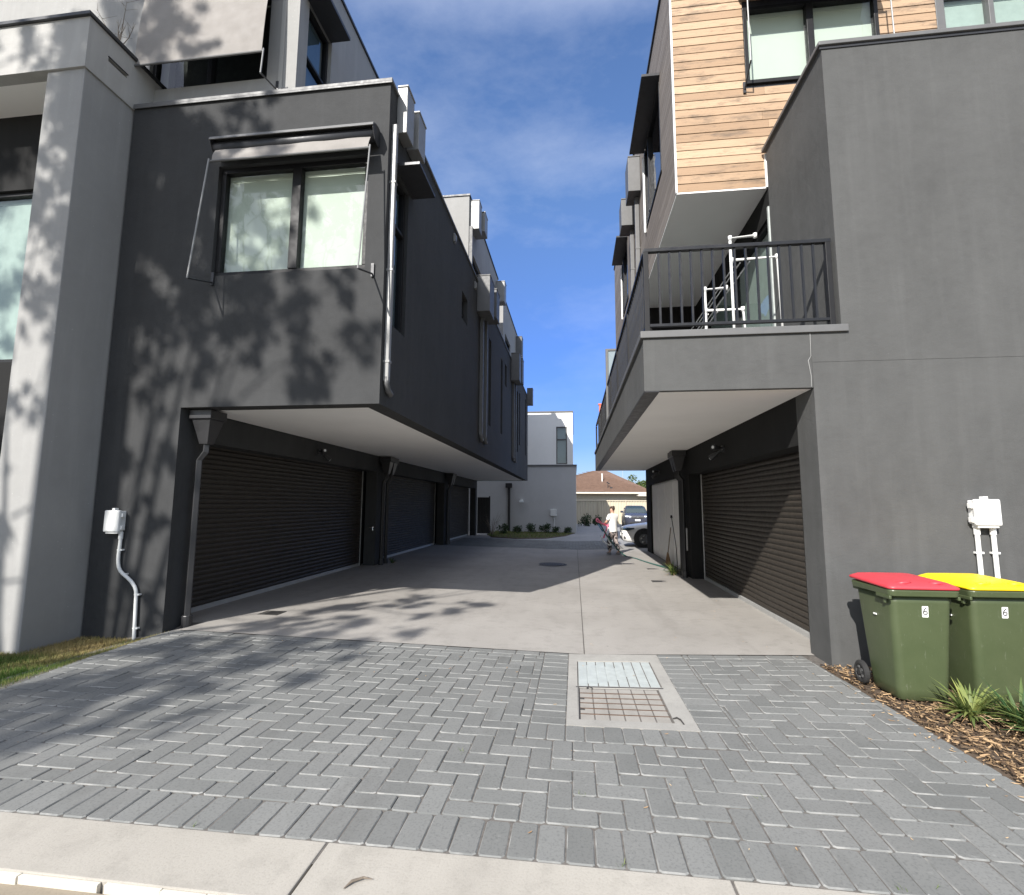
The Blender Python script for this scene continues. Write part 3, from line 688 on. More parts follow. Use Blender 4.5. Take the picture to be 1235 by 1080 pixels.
m_ = MB(); m_.box(xr-.025, 2.86, yr-.03, yr+.03, 4.53, 4.575); m_.box(xr-.03, xr+.03, yr+.03, YE-.06, 4.53, 4.575); m_.build('top_rail', 'blackmetal', bal, bevel=.005)
m_ = MB(); m_.box(xr, 2.86, yr-.02, yr+.02, 3.63, 3.665); m_.box(xr-.02, xr+.02, yr+.02, YE-.06, 3.63, 3.665); m_.build('bottom_rail', 'blackmetal', bal, bevel=.004)
for x_, y_ in [(xr, yr), (2.83, yr)]+[(xr, yr+1.86*k) for k in range(1, 8)]:
    m_ = MB(); m_.box(x_-.028, x_+.028, y_-.028, y_+.028, 3.56, 4.535); m_.build('post', 'frame', bal, bevel=.004)
m_ = MB(); m_.box(-.011, .011, -.011, .011, 3.66, 4.535); b0 = m_.build('baluster', 'blackmetal', bal, local=True)
spots = [(xr+.03+(2.80-xr-.03)*k/16, yr) for k in range(1, 16)]+[(xr, yr+.13*k) for k in range(1, 98) if abs((.13*k/1.86)-round(.13*k/1.86)) > .02]
spots = spots[:100]
for k, (x_, y_) in enumerate(spots):
    o = b0 if k == 0 else b0.copy()
    if k: COL.objects.link(o); o.parent = bal
    o.location = (x_-RT.location.x, y_-RT.location.y, 0)
# wall with sliding doors behind the balcony
FS = plane('X-', 2.93)
m_ = MB(); wall(m_, FS, 7.28, 11.9, 3.48, 6.4, [(7.45, 11.2, 3.5, 5.92)], .2); weld(m_.build('balcony_wall', 'black', RT))
window(RT, FS, 7.45, 11.2, 3.5, 5.92, mull=[9.2], rec=.03, fw=.07, blind='curtain', back=.5)
m_ = MB(); m_.box(2.872, 2.925, 7.29, 7.33, 3.52, 6.0); m_.build('door_jamb', 'steel', RT)
m_ = MB(); m_.box(1.62, 2.93, 11.9, 12.1, 3.5, 6.38); m_.build('divider_wall', 'black', RT)
m_ = MB(); wall(m_, plane('X-', 2.93), 12.1, YE-.25, 3.48, 6.4, [], .2); m_.build('balcony_wall', 'charR', RT)
sc_ = MB(); sc_.box(.86, 1.60, 12.16, 12.19, 3.6, 5.4); o = sc_.build('privacy_screen', 'blindd', RT)
m_ = MB(); m_.box(.80, .86, 12.14, 12.21, 3.56, 5.45); m_.box(.86, 1.62, 12.14, 12.21, 5.4, 5.45); m_.build('screen_frame', 'cap', o)
# timber clad top storey: real boards
XW, YW, ZW = 1.60, 7.40, 6.38
WIN = (2.70, 4.66, 8.10, 9.42); GL = (5.46, 6.9, 6.6, 9.35)
m_ = MB(); z = ZW
def inhole(u0, u1, z0, z1, H): return u0 < H[1] and u1 > H[0] and z0 < H[3]-.001 and z1 > H[2]+.001
while z < ZU:
    z1 = min(z+.138, ZU); segs_ = [(XW+.02, 9.3)]
    for H in (WIN, GL):
        ns = []
        for a, b in segs_:
            if inhole(a, b, z, z1, H): ns += [(a, H[0]), (H[1], b)]
            else: ns.append((a, b))
        segs_ = ns
    for a, b in segs_:
        u = a
        while u < b-.01:
            l = min(rng.uniform(1.1, 2.9), b-u)
            if b-u-l < .3: l = b-u
            tl = rng.uniform(-.0015, .0015)
            m_.box(u, u+l-.002, YW, YW+.03, z+.004, z1-.001, 0, min(1, max(0, rng.gauss(.5, .34))), lambda x, y, zz: (x, y+tl+(.007 if zz > z+.05 and y < YW+.01 else 0), zz)); u += l
    z = z1
m_.build('timber_cladding', 'wood', RT, bevel=.0025, segs=1)
m_ = MB(); wall(m_, plane('Y-', YW+.032), XW+.03, 9.3, ZW+.01, ZU, [WIN, GL], .2); weld(m_.build('top_wall', 'capd', RT))
WS = [(8.5, 10.4, 7.55, 9.28), (14.0, 15.6, 7.6, 9.28)]
m_ = MB(); z = ZW
while z < ZU:
    z1 = min(z+.138, ZU); segs_ = [(YW+.03, 18.4)]
    for H in WS:
        ns = []
        for a, b in segs_:
            if a < H[1] and b > H[0] and z < H[3] and z1 > H[2]: ns += [(a, H[0]), (H[1], b)]
            else: ns.append((a, b))
        segs_ = ns
    for a, b in segs_:
        u = a
        while u < b-.01:
            l = min(rng.uniform(1.4, 3.5), b-u); l = b-u if b-u-l < .3 else l
            m_.box(XW, XW+.03, u, u+l-.002, z+.0055, z1-.001, 0, rng.random()); u += l
    z = z1
m_.build('timber_cladding', 'woodg', RT)
m_ = MB(); wall(m_, plane('X-', XW+.032), YW+.26, 18.4, ZW+.01, ZU, WS, .2); weld(m_.build('top_wall', 'capd', RT))
m_ = MB(); m_.box(XW+.26, 9.2, YW+.26, 18.4, ZU-.3, ZU-.1); m_.box(XW+.26, 9.2, 18.2, 18.4, ZW, ZU-.3); m_.build('roof', 'cap', RT)
m_ = MB(); m_.box(XW-.03, 9.3, YW-.03, YW+.27, ZU, ZU+.06); m_.box(XW-.03, XW+.27, YW+.27, 18.43, ZU, ZU+.06); m_.build('parapet_cap', 'capd', RT)
m_ = MB(); m_.box(XW-.008, XW+.018, YW-.008, YW+.028, ZW, ZU); m_.box(2.90, 2.945, YW-.03, YW-.002, ZW-.02, ZP+.0); m_.build('corner_trim', 'pvc', RT)
m_ = MB(); m_.box(XW+.005, 2.93, YW+.005, 18.39, ZW-.02, ZW+.012); m_.build('top_soffit', 'soffit', RT)
F_ = plane('Y-', YW)
window(RT, F_, *WIN, mull=[3.68], rec=-.01, fw=.06, blind='blind', mw=.10, back=.2)
window(RT, F_, *GL, mull=[6.2], rec=.0, fw=.12, blind='curtain', frame='cap')
for a, b, c, d in WS: window(RT, plane('X-', XW), a, b, c, d, mull=[b-.55], trans=[], rec=-.01, fw=.05, blind=None, gl='glassd'); 
for a, b, c, d in WS:
    m_ = MB(); m_.box(XW-.32, XW-.002, a-.08, b+.06, d+.06, d+.11); m_.build('window_hood', 'capd', RT, bevel=.004)
    m_ = MB(); m_.box(XW-.05, XW-.012, b-.02, b+.02, c-.1, d-.1); m_.build('window_trim', 'pvc', RT)
rainhead(RT, XW, 11.1, 11.7, .28, 8.9, 9.75, 'cap', -1); rainhead(RT, XW, 12.2, 12.75, .34, 8.7, 9.4, 'cap', -1)
downpipe(RT, XW-.11, XW-.01, 11.35, 11.45, 3.6, 9.0, 'cap'); downpipe(RT, XW-.11, XW-.01, 12.4, 12.5, 3.6, 8.8, 'cap')
awning('charcoal roller awning over the top floor window in the warm timber wall', 2.70, 4.62, YW, 9.60, .28, .30, 8.2, .32, 'fabricd', zb=8.0, sag=.01)
hopper(RT, 2.39, 11.86, -1); hopper(RT, 2.41, 12.2, -1)
for y, z in ((12.42, 2.2), (11.74, 1.1)): m_ = MB(); m_.tube([(2.51, y, z), (2.51, y, .6)], .02, 8); m_.build('conduit', 'pipeg', RT)

# orange panel and white frame on the balcony
m_ = MB(); m_.box(.93, 1.5, 18.15, 18.22, 3.5, 5.28); m_.box(.9, 1.53, 18.13, 18.24, 5.25, 5.3); tag(m_.build('orange_screen', 'orange', origin=(1.2, 18.18, 3.5), bevel=.008), 'small orange panel showing over the far end of the balcony railing', 'panel')
t = thing('drying_rack', 'white plastic pipe drying rack standing on the balcony behind the railing', 'drying rack', (2.2, 6.7, 3.5))
def pipes(nm, runs):
    m_ = MB()
    for r_ in runs:
        m_.tube(r_, .019, 8)
        for p in r_: 
            q = Vector(p); m_.tube([q-Vector((0, 0, .03)), q+Vector((0, 0, .03))], .026, 8)
    m_.build(nm, 'pvc', t, smooth=True)
pipes('end_frame', [[(2.10, 6.6, 3.52), (2.10, 6.6, 5.16), (2.42, 6.6, 5.18)], [(2.12, 6.6, 4.85), (2.68, 6.6, 4.87), (2.70, 6.6, 3.52)], [(1.75, 6.6, 3.52), (1.75, 6.6, 4.46), (2.02, 6.6, 4.47)], [(1.75, 6.6, 4.17), (2.22, 6.6, 4.17), (2.25, 6.6, 3.52)]])
m_ = MB()
for a, b in (((2.14, 6.6, 4.78), (2.14, 9.2, 4.78)), ((2.22, 6.62, 4.82), (2.22, 9.0, 4.82)), ((2.34, 6.62, 4.83), (2.34, 9.2, 4.83)), ((1.78, 6.6, 4.12), (1.78, 9.2, 4.12)), ((1.9, 6.6, 4.15), (1.9, 9.2, 4.15))): m_.tube([a, b], .008, 6)
m_.build('line', 'pvc', t)

# ------------------------------------------------------------------ small wall fittings
def util_box(lab, x0, x1, yw, z0, z1, pipes, mat):
    t = thing('utility_box', lab, 'utility box', ((x0+x1)/2, yw, z0), group='utility boxes on the walls')
    m_ = MB(); m_.box(x0+.01, x1-.01, yw-.075, yw, z0+.015, z1-.01); m_.build('base', mat, t, bevel=.008)
    m_ = MB(); m_.box(x0, x1, yw-.12, yw-.072, z0, z1); m_.build('cover', mat, t, bevel=.014)
    m_ = MB(); m_.box((x0+x1)/2-.02, (x0+x1)/2+.02, yw-.10, yw-.04, z1-.012, z1+.028)
    m_.build('latch', mat, t, bevel=.004)
    for zz in (z0+.05, z1-.07):
        for xx in (x0, x1): m_ = MB(); m_.box(xx-.018, xx+.018, yw-.085, yw-.035, zz-.02, zz+.03); m_.build('clip', mat, t, bevel=.004)
    m_ = MB(); m_.box(x0+.02, x1-.02, yw-.10, yw-.02, z0-.022, z0+.016); m_.build('lip', mat, t, bevel=.004)
    for p in pipes:
        m_ = MB(); m_.tube(p, .021, 12); m_.tube([p[0], Vector(p[0])+Vector((0, 0, -.09))], .027, 12); o = m_.build('conduit', mat, t, smooth=False)
        for q in (p[1:-1:2] if len(p) < 6 else p[4::6]):
            m_ = MB(); m_.box(q[0]-.028, q[0]+.045, q[1]-.008, yw, q[2]-.010, q[2]+.010); m_.build('saddle', mat, o, bevel=.003)
def spline(pts, k=6):
    out = []
    for i in range(len(pts)-1):
        p0, p1, p2, p3 = (Vector(pts[max(0, min(len(pts)-1, j))]) for j in (i-1, i, i+1, i+2))
        for s in range(k):
            t_ = s/k; out.append(.5*((2*p1)+(p2-p0)*t_+(2*p0-5*p1+4*p2-p3)*t_*t_+(3*p1-p0-3*p2+p3)*t_**3))
    return out+[Vector(pts[-1])]
yp = YF-.035
util_box('pale grey box with an S-bent grey conduit on the dark wall left of the drive', -6.09, -5.87, YF, 1.22, 1.50,
         [spline([(-5.90, yp, 1.22), (-5.90, yp, 1.05), (-5.905, yp, .86), (-5.86, yp, .72), (-5.70, yp, .60), (-5.61, yp, .48), (-5.595, yp, .30), (-5.585, yp, .1), (-5.575, yp, -.16)], 3)], 'boxg')
util_box('white box on two straight white pipes above the yellow-lidded bin', 3.94, 4.17, YR, 1.42, 1.68, [[(a, YR-.035, z) for z in (1.42, 1.15, .6, -.1)] for a in (3.99, 4.135)], 'pvc')
util_box('small grey box low on the far blue-grey wall', -1.42, -1.05, 30.0, .95, 1.35, [[(-1.2, 29.96, z) for z in (.95, .7, .4, -.05)]], 'boxg')
def sec_light(x, y, z, s, lab):
    t = thing('security_light', lab, 'security light', (x, y, z), group='security lights over the garage doors')
    m_ = MB(); m_.cyl((x, y, z), (x+s*.03, y, z), .06, None, 16); m_.build('mount', 'capd', t)
    for dy, dz in ((-.09, .03), (.06, -.07)):
        m_ = MB(); a = Vector((x+s*.04, y+dy*.4, z+dz*.3)); b = Vector((x+s*.12, y+dy, z+dz-.02)); d = (b-a).normalized()
        m_.tube([a, b], .018, 8); m_.tube([b-d*.02, b+d*.05, b+d*.12], [.035, .05, .055], 14); o = m_.build('lamp_head', 'capd', t)
        m_ = MB(); e = b+d*.122; m_.tube([e, e+d*.004], .026, 12); m_.build('lens', 'lamp', o)
sec_light(-5.215, 9.6, 2.66, 1, 'black twin security light over the nearest left garage door')
sec_light(2.565, 8.9, 2.58, -1, 'black twin security light over the slatted garage door on the right')
sec_light(2.565, 15.4, 2.60, -1, 'far black security light over the pale garage door')
m_ = MB(); m_.tube([(-5.215, 12.3, 1.0), (-5.12, 12.3, 1.0), (-5.11, 12.3, .93)], .012, 8); m_.box(-5.14, -5.11, 12.26, 12.34, 1.0, 1.02); tag(m_.build('wall_tap', 'chrome', origin=(-5.2, 12.3, .95)), 'small metal garden tap on the dark wall between two left garage doors', 'tap')

# ------------------------------------------------------------------ bins
def text_mesh(s, size, depth=.001):
    cu = bpy.data.curves.new('number', 'FONT'); cu.body = s; cu.size = size; cu.align_x = 'CENTER'; cu.align_y = 'CENTER'; cu.extrude = depth
    o = bpy.data.objects.new('number', cu); COL.objects.link(o); dg = bpy.context.evaluated_depsgraph_get()
    me = bpy.data.meshes.new_from_object(o.evaluated_get(dg)); COL.objects.unlink(o); bpy.data.objects.remove(o); return me
def rrect(hx, y0, y1, r, n=5):
    pts = []
    for cx, cy, a0 in ((hx-r, y1-r, 0), (-hx+r, y1-r, 90), (-hx+r, y0+r, 180), (hx-r, y0+r, 270)):
        for k in range(n+1): a = R(a0+90*k/n); pts.append((cx+r*math.cos(a), cy+r*math.sin(a)))
    return pts
def loft(mb, rings, mi=0, cap0=True, cap1=True):
    n = len(rings[0]); vs = [p for r_ in rings for p in r_]
    fs = [(i*n+j, i*n+(j+1) % n, (i+1)*n+(j+1) % n, (i+1)*n+j) for i in range(len(rings)-1) for j in range(n)]
    if cap0: fs.append(tuple(range(n-1, -1, -1)))
    if cap1: fs.append(tuple(range((len(rings)-1)*n, len(rings)*n)))
    return mb.add(vs, fs, mi)
def wheelie_bin(lab, x, y, rz, lid):
    t = thing('wheelie_bin', lab, 'wheelie bin', (x, y, g(x, y)+.005), rz, 'wheelie bins beside the right wall')
    m_ = MB(); rg = []
    for z, hx, y0, y1, r in ((0, .17, -.17, .16, .05), (.02, .195, -.20, .20, .06), (.10, .20, -.205, .205, .06), (.45, .217, -.228, .235, .055), (.80, .234, -.250, .262, .05), (.865, .237, -.254, .266, .05)):
        rg.append([(a, b, z) for a, b in rrect(hx, y0, y1, r)])
    loft(m_, rg); o = m_.build('body', 'bin', t, local=True, smooth=True)
    m_ = MB(); rg = [[(a, b, z) for a, b in rrect(hx, y0, y1, .045)] for z, hx, y0, y1 in ((.862, .240, -.258, .27), (.862, .266, -.300, .285), (.905, .272, -.306, .288), (.918, .268, -.302, .285), (.918, .24, -.26, .26))]
    loft(m_, rg, cap0=False, cap1=False)
    for s in (-1, 1):
        m_.box(s*.246-.012, s*.246+.012, -.20, -.17, .79, .865); m_.box(s*.262-.01, s*.262+.01, -.29, -.1, .835, .865)
    m_.build('rim', 'bin', t, local=True, bevel=.006)
    m_ = MB(); hs = [(.920, .277, -.312, .315, .05), (.936, .278, -.314, .318, .05), (.948, .262, -.296, .30, .05), (.968, .235, -.25, .27, .06), (.984, .17, -.17, .19, .06), (.989, .10, -.1, .12, .05)]
    loft(m_, [[(a, b, z+.02*(b+.3)*0+(.018 if b > 0 else 0)*(b/.3)) for a, b in rrect(hx, y0, y1, r)] for z, hx, y0, y1, r in hs])
    for q in (-1, 1): m_.tube([(q*.19, -.24, .958), (q*.13, -.265, .968), (q*.07, -.24, .962)], .013, 8)
    l_ = m_.build('lid', lid, t, local=True, smooth=True)
    m_ = MB()
    m_.tube([(-.18, .33, .95), (.18, .33, .95)], .016, 8); m_.box(-.2, -.16, .28, .335, .92, .965); m_.box(.16, .2, .28, .335, .92, .965); m_.build('lid_handle', lid, l_, local=True, smooth=False)
    m_ = MB(); m_.tube([(-.22, .325, .865), (.22, .325, .865)], .017, 10)
    for s in (-1, 1): m_.box(s*.2-.02, s*.2+.02, .25, .335, .83, .88)
    m_.build('handle', 'bin', t, local=True)
    m_ = MB(); m_.tube([(-.24, .235, .10), (.24, .235, .10)], .012, 8); m_.build('axle', 'rubber', t, local=True)
    for s in (-1, 1):
        m_ = MB(); a = s*.222; b = s*.27
        prof = [(.0, a), (.085, a), (.10, a+s*.012), (.10, b-s*.012), (.085, b), (.066, b), (.062, b-s*.012), (.03, b-s*.008), (.026, b+s*.006), (0, b+s*.006)]
        n = 24; vs = [(xx, .235+r*math.cos(2*math.pi*k/n), .10+r*math.sin(2*math.pi*k/n)) for r, xx in prof[1:-1] for k in range(n)]
        q = len(prof)-2; m_.add(vs, [(i*n+k, i*n+(k+1) % n, (i+1)*n+(k+1) % n, (i+1)*n+k) for i in range(q-1) for k in range(n)]+[tuple(range(n)), tuple(range((q-1)*n, q*n))])
        w_ = m_.build('wheel', 'rubber', t, local=True)
        m_ = MB()
        for k in range(5): q_ = R(72*k); m_.box(b-s*.012 if s > 0 else b, b if s > 0 else b-s*.012, .235+.045*math.cos(q_)-.01, .235+.045*math.cos(q_)+.01, .10+.045*math.sin(q_)-.01, .10+.045*math.sin(q_)+.01)
        m_.build('hub', 'hub', w_, local=True)
    # number sticker on the sloping front
    sl_ = -math.atan2(.05, .70)*-1
    def onf(x_, z, out=0): return (x_, -.205-(z-.10)*.064-out, z)
    m_ = MB(); pts = [(a, b+.035) for a, b in rrect(.024, -.045, .045, .006, 3)]
    m_.add([onf(a+.02, .70+b, .0015) for a, b in pts]+[onf(a+.02, .70+b, -.004) for a, b in pts], [tuple(range(len(pts)))]+[(i, (i+1) % len(pts), len(pts)+(i+1) % len(pts), len(pts)+i) for i in range(len(pts))])
    st = m_.build('number_sticker', 'sticker', t, local=True)
    me = text_mesh('6', .085, .0004); me.materials.clear(); me.materials.append(M['ink'])
    o = bpy.data.objects.new('number', me); COL.objects.link(o); o.parent = st
    o.location = onf(.02, .735, .0022); o.rotation_euler = (R(90)+math.atan(.064), 0, 0)
    m_ = MB(); m_.box(-.24, -.232, -.03, .01, .66, .672); m_.build('side_tag', 'sticker', t, local=True)
    return t
wheelie_bin('green wheelie bin with a red lid, nearest the garage door', 2.845, 4.87, R(1), 'binlidR')
wheelie_bin('green wheelie bin with a bright yellow lid', 3.475, 4.93, R(3), 'binlidY')

# ------------------------------------------------------------------ planting
def leaf_strip(mb, p, d, l, w, arch, r, seg=5, fold=.3):
    d = Vector((d[0], d[1], 0)).normalized(); s = Vector((-d.y, d.x, 0)); vs = []
    up = math.sqrt(max(.05, 1-arch*arch*.5))
    for k in range(seg+1):
        t_ = k/seg; ww = w*(.55+.9*t_-1.4*t_*t_)*(1 if k < seg else .1)
        c = Vector(p)+d*(l*(.25*t_+arch*.75*t_*t_))+Vector((0, 0, l*(up*t_-arch*.62*t_*t_)))
        vs += [c-s*ww, c+Vector((0, 0, -ww*fold)), c+s*ww]
    mb.add(vs, [q for k in range(seg) for q in ((3*k, 3*k+1, 3*k+4, 3*k+3), (3*k+1, 3*k+2, 3*k+5, 3*k+4))], 0, r)
def strap_plant(lab, x, y, n, l, tone, seed, grp='strappy plants in the mulch bed'):
    rr = random.Random(seed); z = g(x, y); t = thing('strap_plant', lab, 'plant', (x, y, z), group=grp)
    m_ = MB()
    for k in range(n):
        a = rr.uniform(0, 6.28); q = rr.uniform(0, .05)
        leaf_strip(m_, (x+q*math.cos(a), y+q*math.sin(a), z), (math.cos(a), math.sin(a)), l*rr.uniform(.55, 1.1), rr.uniform(.012, .021)*(l/.35)**.5, rr.uniform(.25, 1.0), min(1, max(0, rr.gauss(tone, .2))))
    m_.build('leaves', 'strap', t, smooth=True, recalc=False)
    m_ = MB()
    for k in range(n//6):
        a = rr.uniform(0, 6.28); leaf_strip(m_, (x, y, z), (math.cos(a), math.sin(a)), l*rr.uniform(.6, .9), .008, rr.uniform(.8, 1.15), rr.random())
    m_.build('dead_leaves', 'leafdry', t, recalc=False)
strap_plant('low yellowish strappy plant in front of the red-lidded bin', 2.98, 4.38, 95, .34, .6, 1)
strap_plant('dark green strappy plant between the two bins', 3.20, 4.22, 80, .40, .22, 2)
strap_plant('tall green strappy clump in front of the yellow-lidded bin', 3.20, 3.92, 75, .46, .16, 3)
strap_plant('strappy clump at the right edge below the yellow-lidded bin', 3.50, 4.02, 70, .46, .12, 4)
strap_plant('green weedy tuft at the foot of the downpipes beside the right garage door', 2.28, 12.25, 60, .42, .45, 5, 'tufts by the downpipes')
strap_plant('dark low tuft by the pipes between the left garage doors', -4.98, 13.4, 30, .2, .05, 6, 'tufts by the downpipes')
poly_sheet('garden_bed', [(2.62, 2.0), (6, 2.0), (6, 5.6), (2.45, 5.6)], 'soil', -.004)
m_ = MB(); rr = random.Random(5)
while len(m_.f) < 16000:
    x, y = rr.uniform(2.4, 5), rr.uniform(2.4, 5.58)
    if x+.05*y < 2.735 or (2.5 < x < 3.8 and 4.75 < y < 5.1 and rr.random() < .5): continue
    l, w_ = rr.uniform(.006, .03)*rr.choice((.6, 1, 1, 1.6)), rr.uniform(.0015, .007); a = rr.uniform(0, 6.28); h = rr.uniform(.001, .022)
    c, s_ = math.cos(a), math.sin(a); tl = rr.gauss(0, .35); z = g(x, y)+h
    m_.add([(x+c*l-s_*w_, y+s_*l+c*w_, z+l*tl), (x-c*l-s_*w_, y-s_*l+c*w_, z-l*tl*.2), (x-c*l+s_*w_, y-s_*l-c*w_, z-l*tl*.2+.004), (x+c*l+s_*w_, y+s_*l-c*w_, z+l*tl+.004)], [(0, 1, 2, 3)], 0, rr.random()**1.6)
tag(m_.build('mulch', 'mulch', recalc=False), kind='stuff')
# lawn strip at the left, dry along the wall
sheet('lawn_soil', -9, -4.6, 2.6, 5.94, 'soil', -.03, .12)
m_ = MB(); rr = random.Random(11)
while len(m_.f) < 42000:
    x, y = rr.uniform(-8.2, -4.7), rr.uniform(3.2, 5.94)
    if x > -4.47-.12*y+rr.gauss(0, .025) or (x < -6.36 and y > 5.2): continue
    dry = S(y, 4.6, 5.6)*.75+mnoise.noise((x*2.3, y*2.3, 0))*.7+.12; r = min(1, max(0, rr.gauss(dry, .2)))
    h = rr.uniform(.02, .055)*(1-.45*r); a = rr.uniform(0, 6.28); c, s_ = math.cos(a)*.0035, math.sin(a)*.0035; q, w_ = rr.gauss(0, .02), rr.gauss(0, .02); z = g(x, y)-.03; h += .02
    m_.add([(x-c, y-s_, z), (x+c, y+s_, z), (x+q, y+w_, z+h)], [(0, 1, 2)], 0, r)
tag(m_.build('lawn_grass', 'grass', recalc=False), kind='stuff')
# litter of dry leaves on pavers and concrete
m_ = MB(); rr = random.Random(3)
def dry(x, y, l, a, r):
    c, s_ = math.cos(a), math.sin(a); w_ = l*.22; z = g(x, y)+.004
    P_ = [(-1, 0, .3), (-.3, 1, .0), (.4, .8, .1), (1, 0, .5), (.3, -.8, .15), (-.4, -1, .0)]
    m_.add([(x+c*u*l-s_*v*w_, y+s_*u*l+c*v*w_, z+k*l*.35) for u, v, k in P_], [tuple(range(6))], 0, r)
for k in range(70): dry(rr.uniform(-4, 2.5), rr.uniform(2.5, 9), rr.uniform(.008, .022), rr.uniform(0, 6.28), rr.random())
for k in range(60): y = rr.uniform(2.6, 5.2); dry(2.72-.05*y-abs(rr.gauss(0, .12)), y, rr.uniform(.01, .03), rr.uniform(0, 6.28), rr.random())
for k in range(130): dry(rr.uniform(2.6, 3.7), rr.uniform(2.9, 4.7), rr.uniform(.015, .05), rr.uniform(0, 6.28), rr.random())
for k in range(30): dry(rr.uniform(2.0, 2.5), rr.uniform(6, 12), rr.uniform(.008, .018), rr.uniform(0, 6.28), rr.random())
tag(m_.build('leaf_litter', 'leafdry', recalc=False), kind='stuff')
m_ = MB(); rr = random.Random(8)
for x, y in ((-1.9, 2.46), (.2, 2.47), (1.35, 2.46), (1.5, 2.5), (1.7, 2.47), (.03, 3.0), (-.74, 3.4), (1.0, 3.1)):
    for k in range(5): a = rr.uniform(0, 6.28); leaf_strip(m_, (x+rr.gauss(0, .012), y+rr.gauss(0, .01), g(x, y)-.008), (math.cos(a), math.sin(a)), rr.uniform(.02, .045), .002, rr.uniform(.3, .9), rr.uniform(.1, .6), 3)
tag(m_.build('joint_weeds', 'strap', recalc=False), kind='stuff')
m_ = MB(); m_.tube([(-.97, 2.17, .004), (-.95, 2.2, .012), (-.91, 2.23, .010), (-.87, 2.235, .004)], [.002, .006, .005, .001], 6); tag(m_.build('dry_leaf', 'bark', origin=(-.92, 2.2, 0)), 'curled dark dry leaf lying on the pale footpath slab', 'leaf')

def leaf_ball(mb, c, rad, n, ll, lw, rr, hang=.2, soft=False):
    for k in range(n):
        d = Vector((rr.gauss(0, 1), rr.gauss(0, 1), rr.gauss(0, 1))).normalized(); q = Vector(c)+Vector((d.x*rad[0], d.y*rad[1], d.z*rad[2]))*(abs(rr.gauss(0, .62)) if soft else rr.random()**.45)
        a = Vector((rr.gauss(0, 1), rr.gauss(0, 1), rr.gauss(0, 1)-hang)).normalized(); b = a.orthogonal().normalized(); b = Matrix.Rotation(rr.uniform(0, 6.28), 3, a) @ b
        l, w_ = ll*rr.uniform(.6, 1.2), lw*rr.uniform(.6, 1.2)
        mb.add([q-a*l*.5, q+b*w_*.5, q+a*l*.5, q-b*w_*.5], [(0, 1, 2, 3)], 0, rr.random())
def shrub(x, y, r, h, lab, seed, mat='shrub', grp='small shrubs along the far wall'):
    rr = random.Random(seed); z = g(x, y); t = thing('shrub', lab, 'shrub', (x, y, z), group=grp)
    m_ = MB()
    for k in range(9):
        a = rr.uniform(0, 6.28); leaf_ball(m_, (x+r*.5*math.cos(a), y+r*.5*math.sin(a), z+h*rr.uniform(.12, .72)), (r*.55, r*.55, h*.3), 55, r*.35, r*.13, rr, -.4)
    m_.build('leaves', mat, t, recalc=False)
    m_ = MB()
    for k in range(5): a = rr.uniform(0, 6.28); m_.tube([(x, y, z), (x+r*.3*math.cos(a), y+r*.3*math.sin(a), z+h*.6)], [.012, .005], 5)
    m_.build('stem', 'bark', t)
for i, (x, y, r, h, lab) in enumerate(((-3.95, 27.6, .36, .62, 'dark shrub by the far wall nearest the left garages'), (-3.25, 28.6, .30, .48, 'small shrub right beside the black downpipe on the far wall'), (-2.55, 29, .34, .62, 'rounded shrub below the flood light on the far wall'), (-1.72, 29.3, .36, .62, 'broad shrub left of the small grey utility box on the far wall'), (-1.05, 29.4, .28, .46, 'small shrub under the conduit of the far utility box'), (-.38, 29.5, .26, .42, 'smallest shrub nearest the corner of the far wall'))): shrub(x, y, r, h, lab, 20+i)
shrub(.75, 39.6, .55, 1.25, 'dark upright bush at the left end of the cream fence', 31, grp='bushes by the cream fence')
shrub(1.75, 41.5, .5, .95, 'low bush on its own in front of the cream fence', 32, grp='bushes by the cream fence')
def twigs(lab, x, y, z, h, n, seed, spread=.5):
    rr = random.Random(seed); t = thing('dry_shrub', lab, 'dry shrub', (x, y, z)); m_ = MB()
    for k in range(n):
        a = rr.uniform(0, 6.28); q = rr.uniform(.1, spread); e = Vector((x+q*math.cos(a)*h, y+q*math.sin(a)*h*.6, z+h*rr.uniform(.6, 1))); b = Vector((x, y, z)); m1 = b.lerp(e, .5)+Vector((rr.gauss(0, .04), rr.gauss(0, .04), .06))*h
        m_.tube([b, m1, e], [.006*h+.003, .005*h+.002, .002], 5)
        for j in range(4):
            p = m1.lerp(e, rr.random()); m_.tube([p, p+Vector((rr.gauss(0, .13), rr.gauss(0, .1), rr.uniform(.03, .2)))*h], [.003, .0012], 4)
    m_.build('twigs', 'bark', t)
twigs('bare twiggy plant leaning over the edge of the grey portal roof', -6.55, 5.75, 8.1, .62, 9, 4, .7)
twigs('dry twiggy shrub beside the side gate', -4.3, 26.0, 0, 1.1, 16, 6, .6)

# ------------------------------------------------------------------ far building, fence, house
FB = thing('far_building', 'two storey white and blue-grey rendered building at the end of the drive', 'building', (-3, 30, 0))
m_ = MB(); m_.box(-12, .12, 30.0, 40, -.3, 3.93); m_.build('lower_wall', 'fargrey', FB, bevel=.02)
m_ = MB(); m_.box(-12.0, .17, 29.95, 40, 3.93, 4.02); m_.build('band', 'cap', FB)
F_ = plane('Y-', 30.02); HW = (-1.06, -.40, 4.05, 6.34)
m_ = MB(); wall(m_, F_, -12, -.06, 4.02, 7.22, [HW], .25); m_.box(-.31, -.06, 30.27, 40, 4.02, 7.22); m_.box(-12, -.31, 30.3, 40, 6.9, 7.05); m_.build('upper_wall', 'white', FB)
m_ = MB(); m_.box(-12, -.02, 29.98, 30.28, 7.22, 7.30); m_.box(-.32, -.02, 30.28, 40, 7.22, 7.30); m_.build('parapet_cap', 'cap', FB)
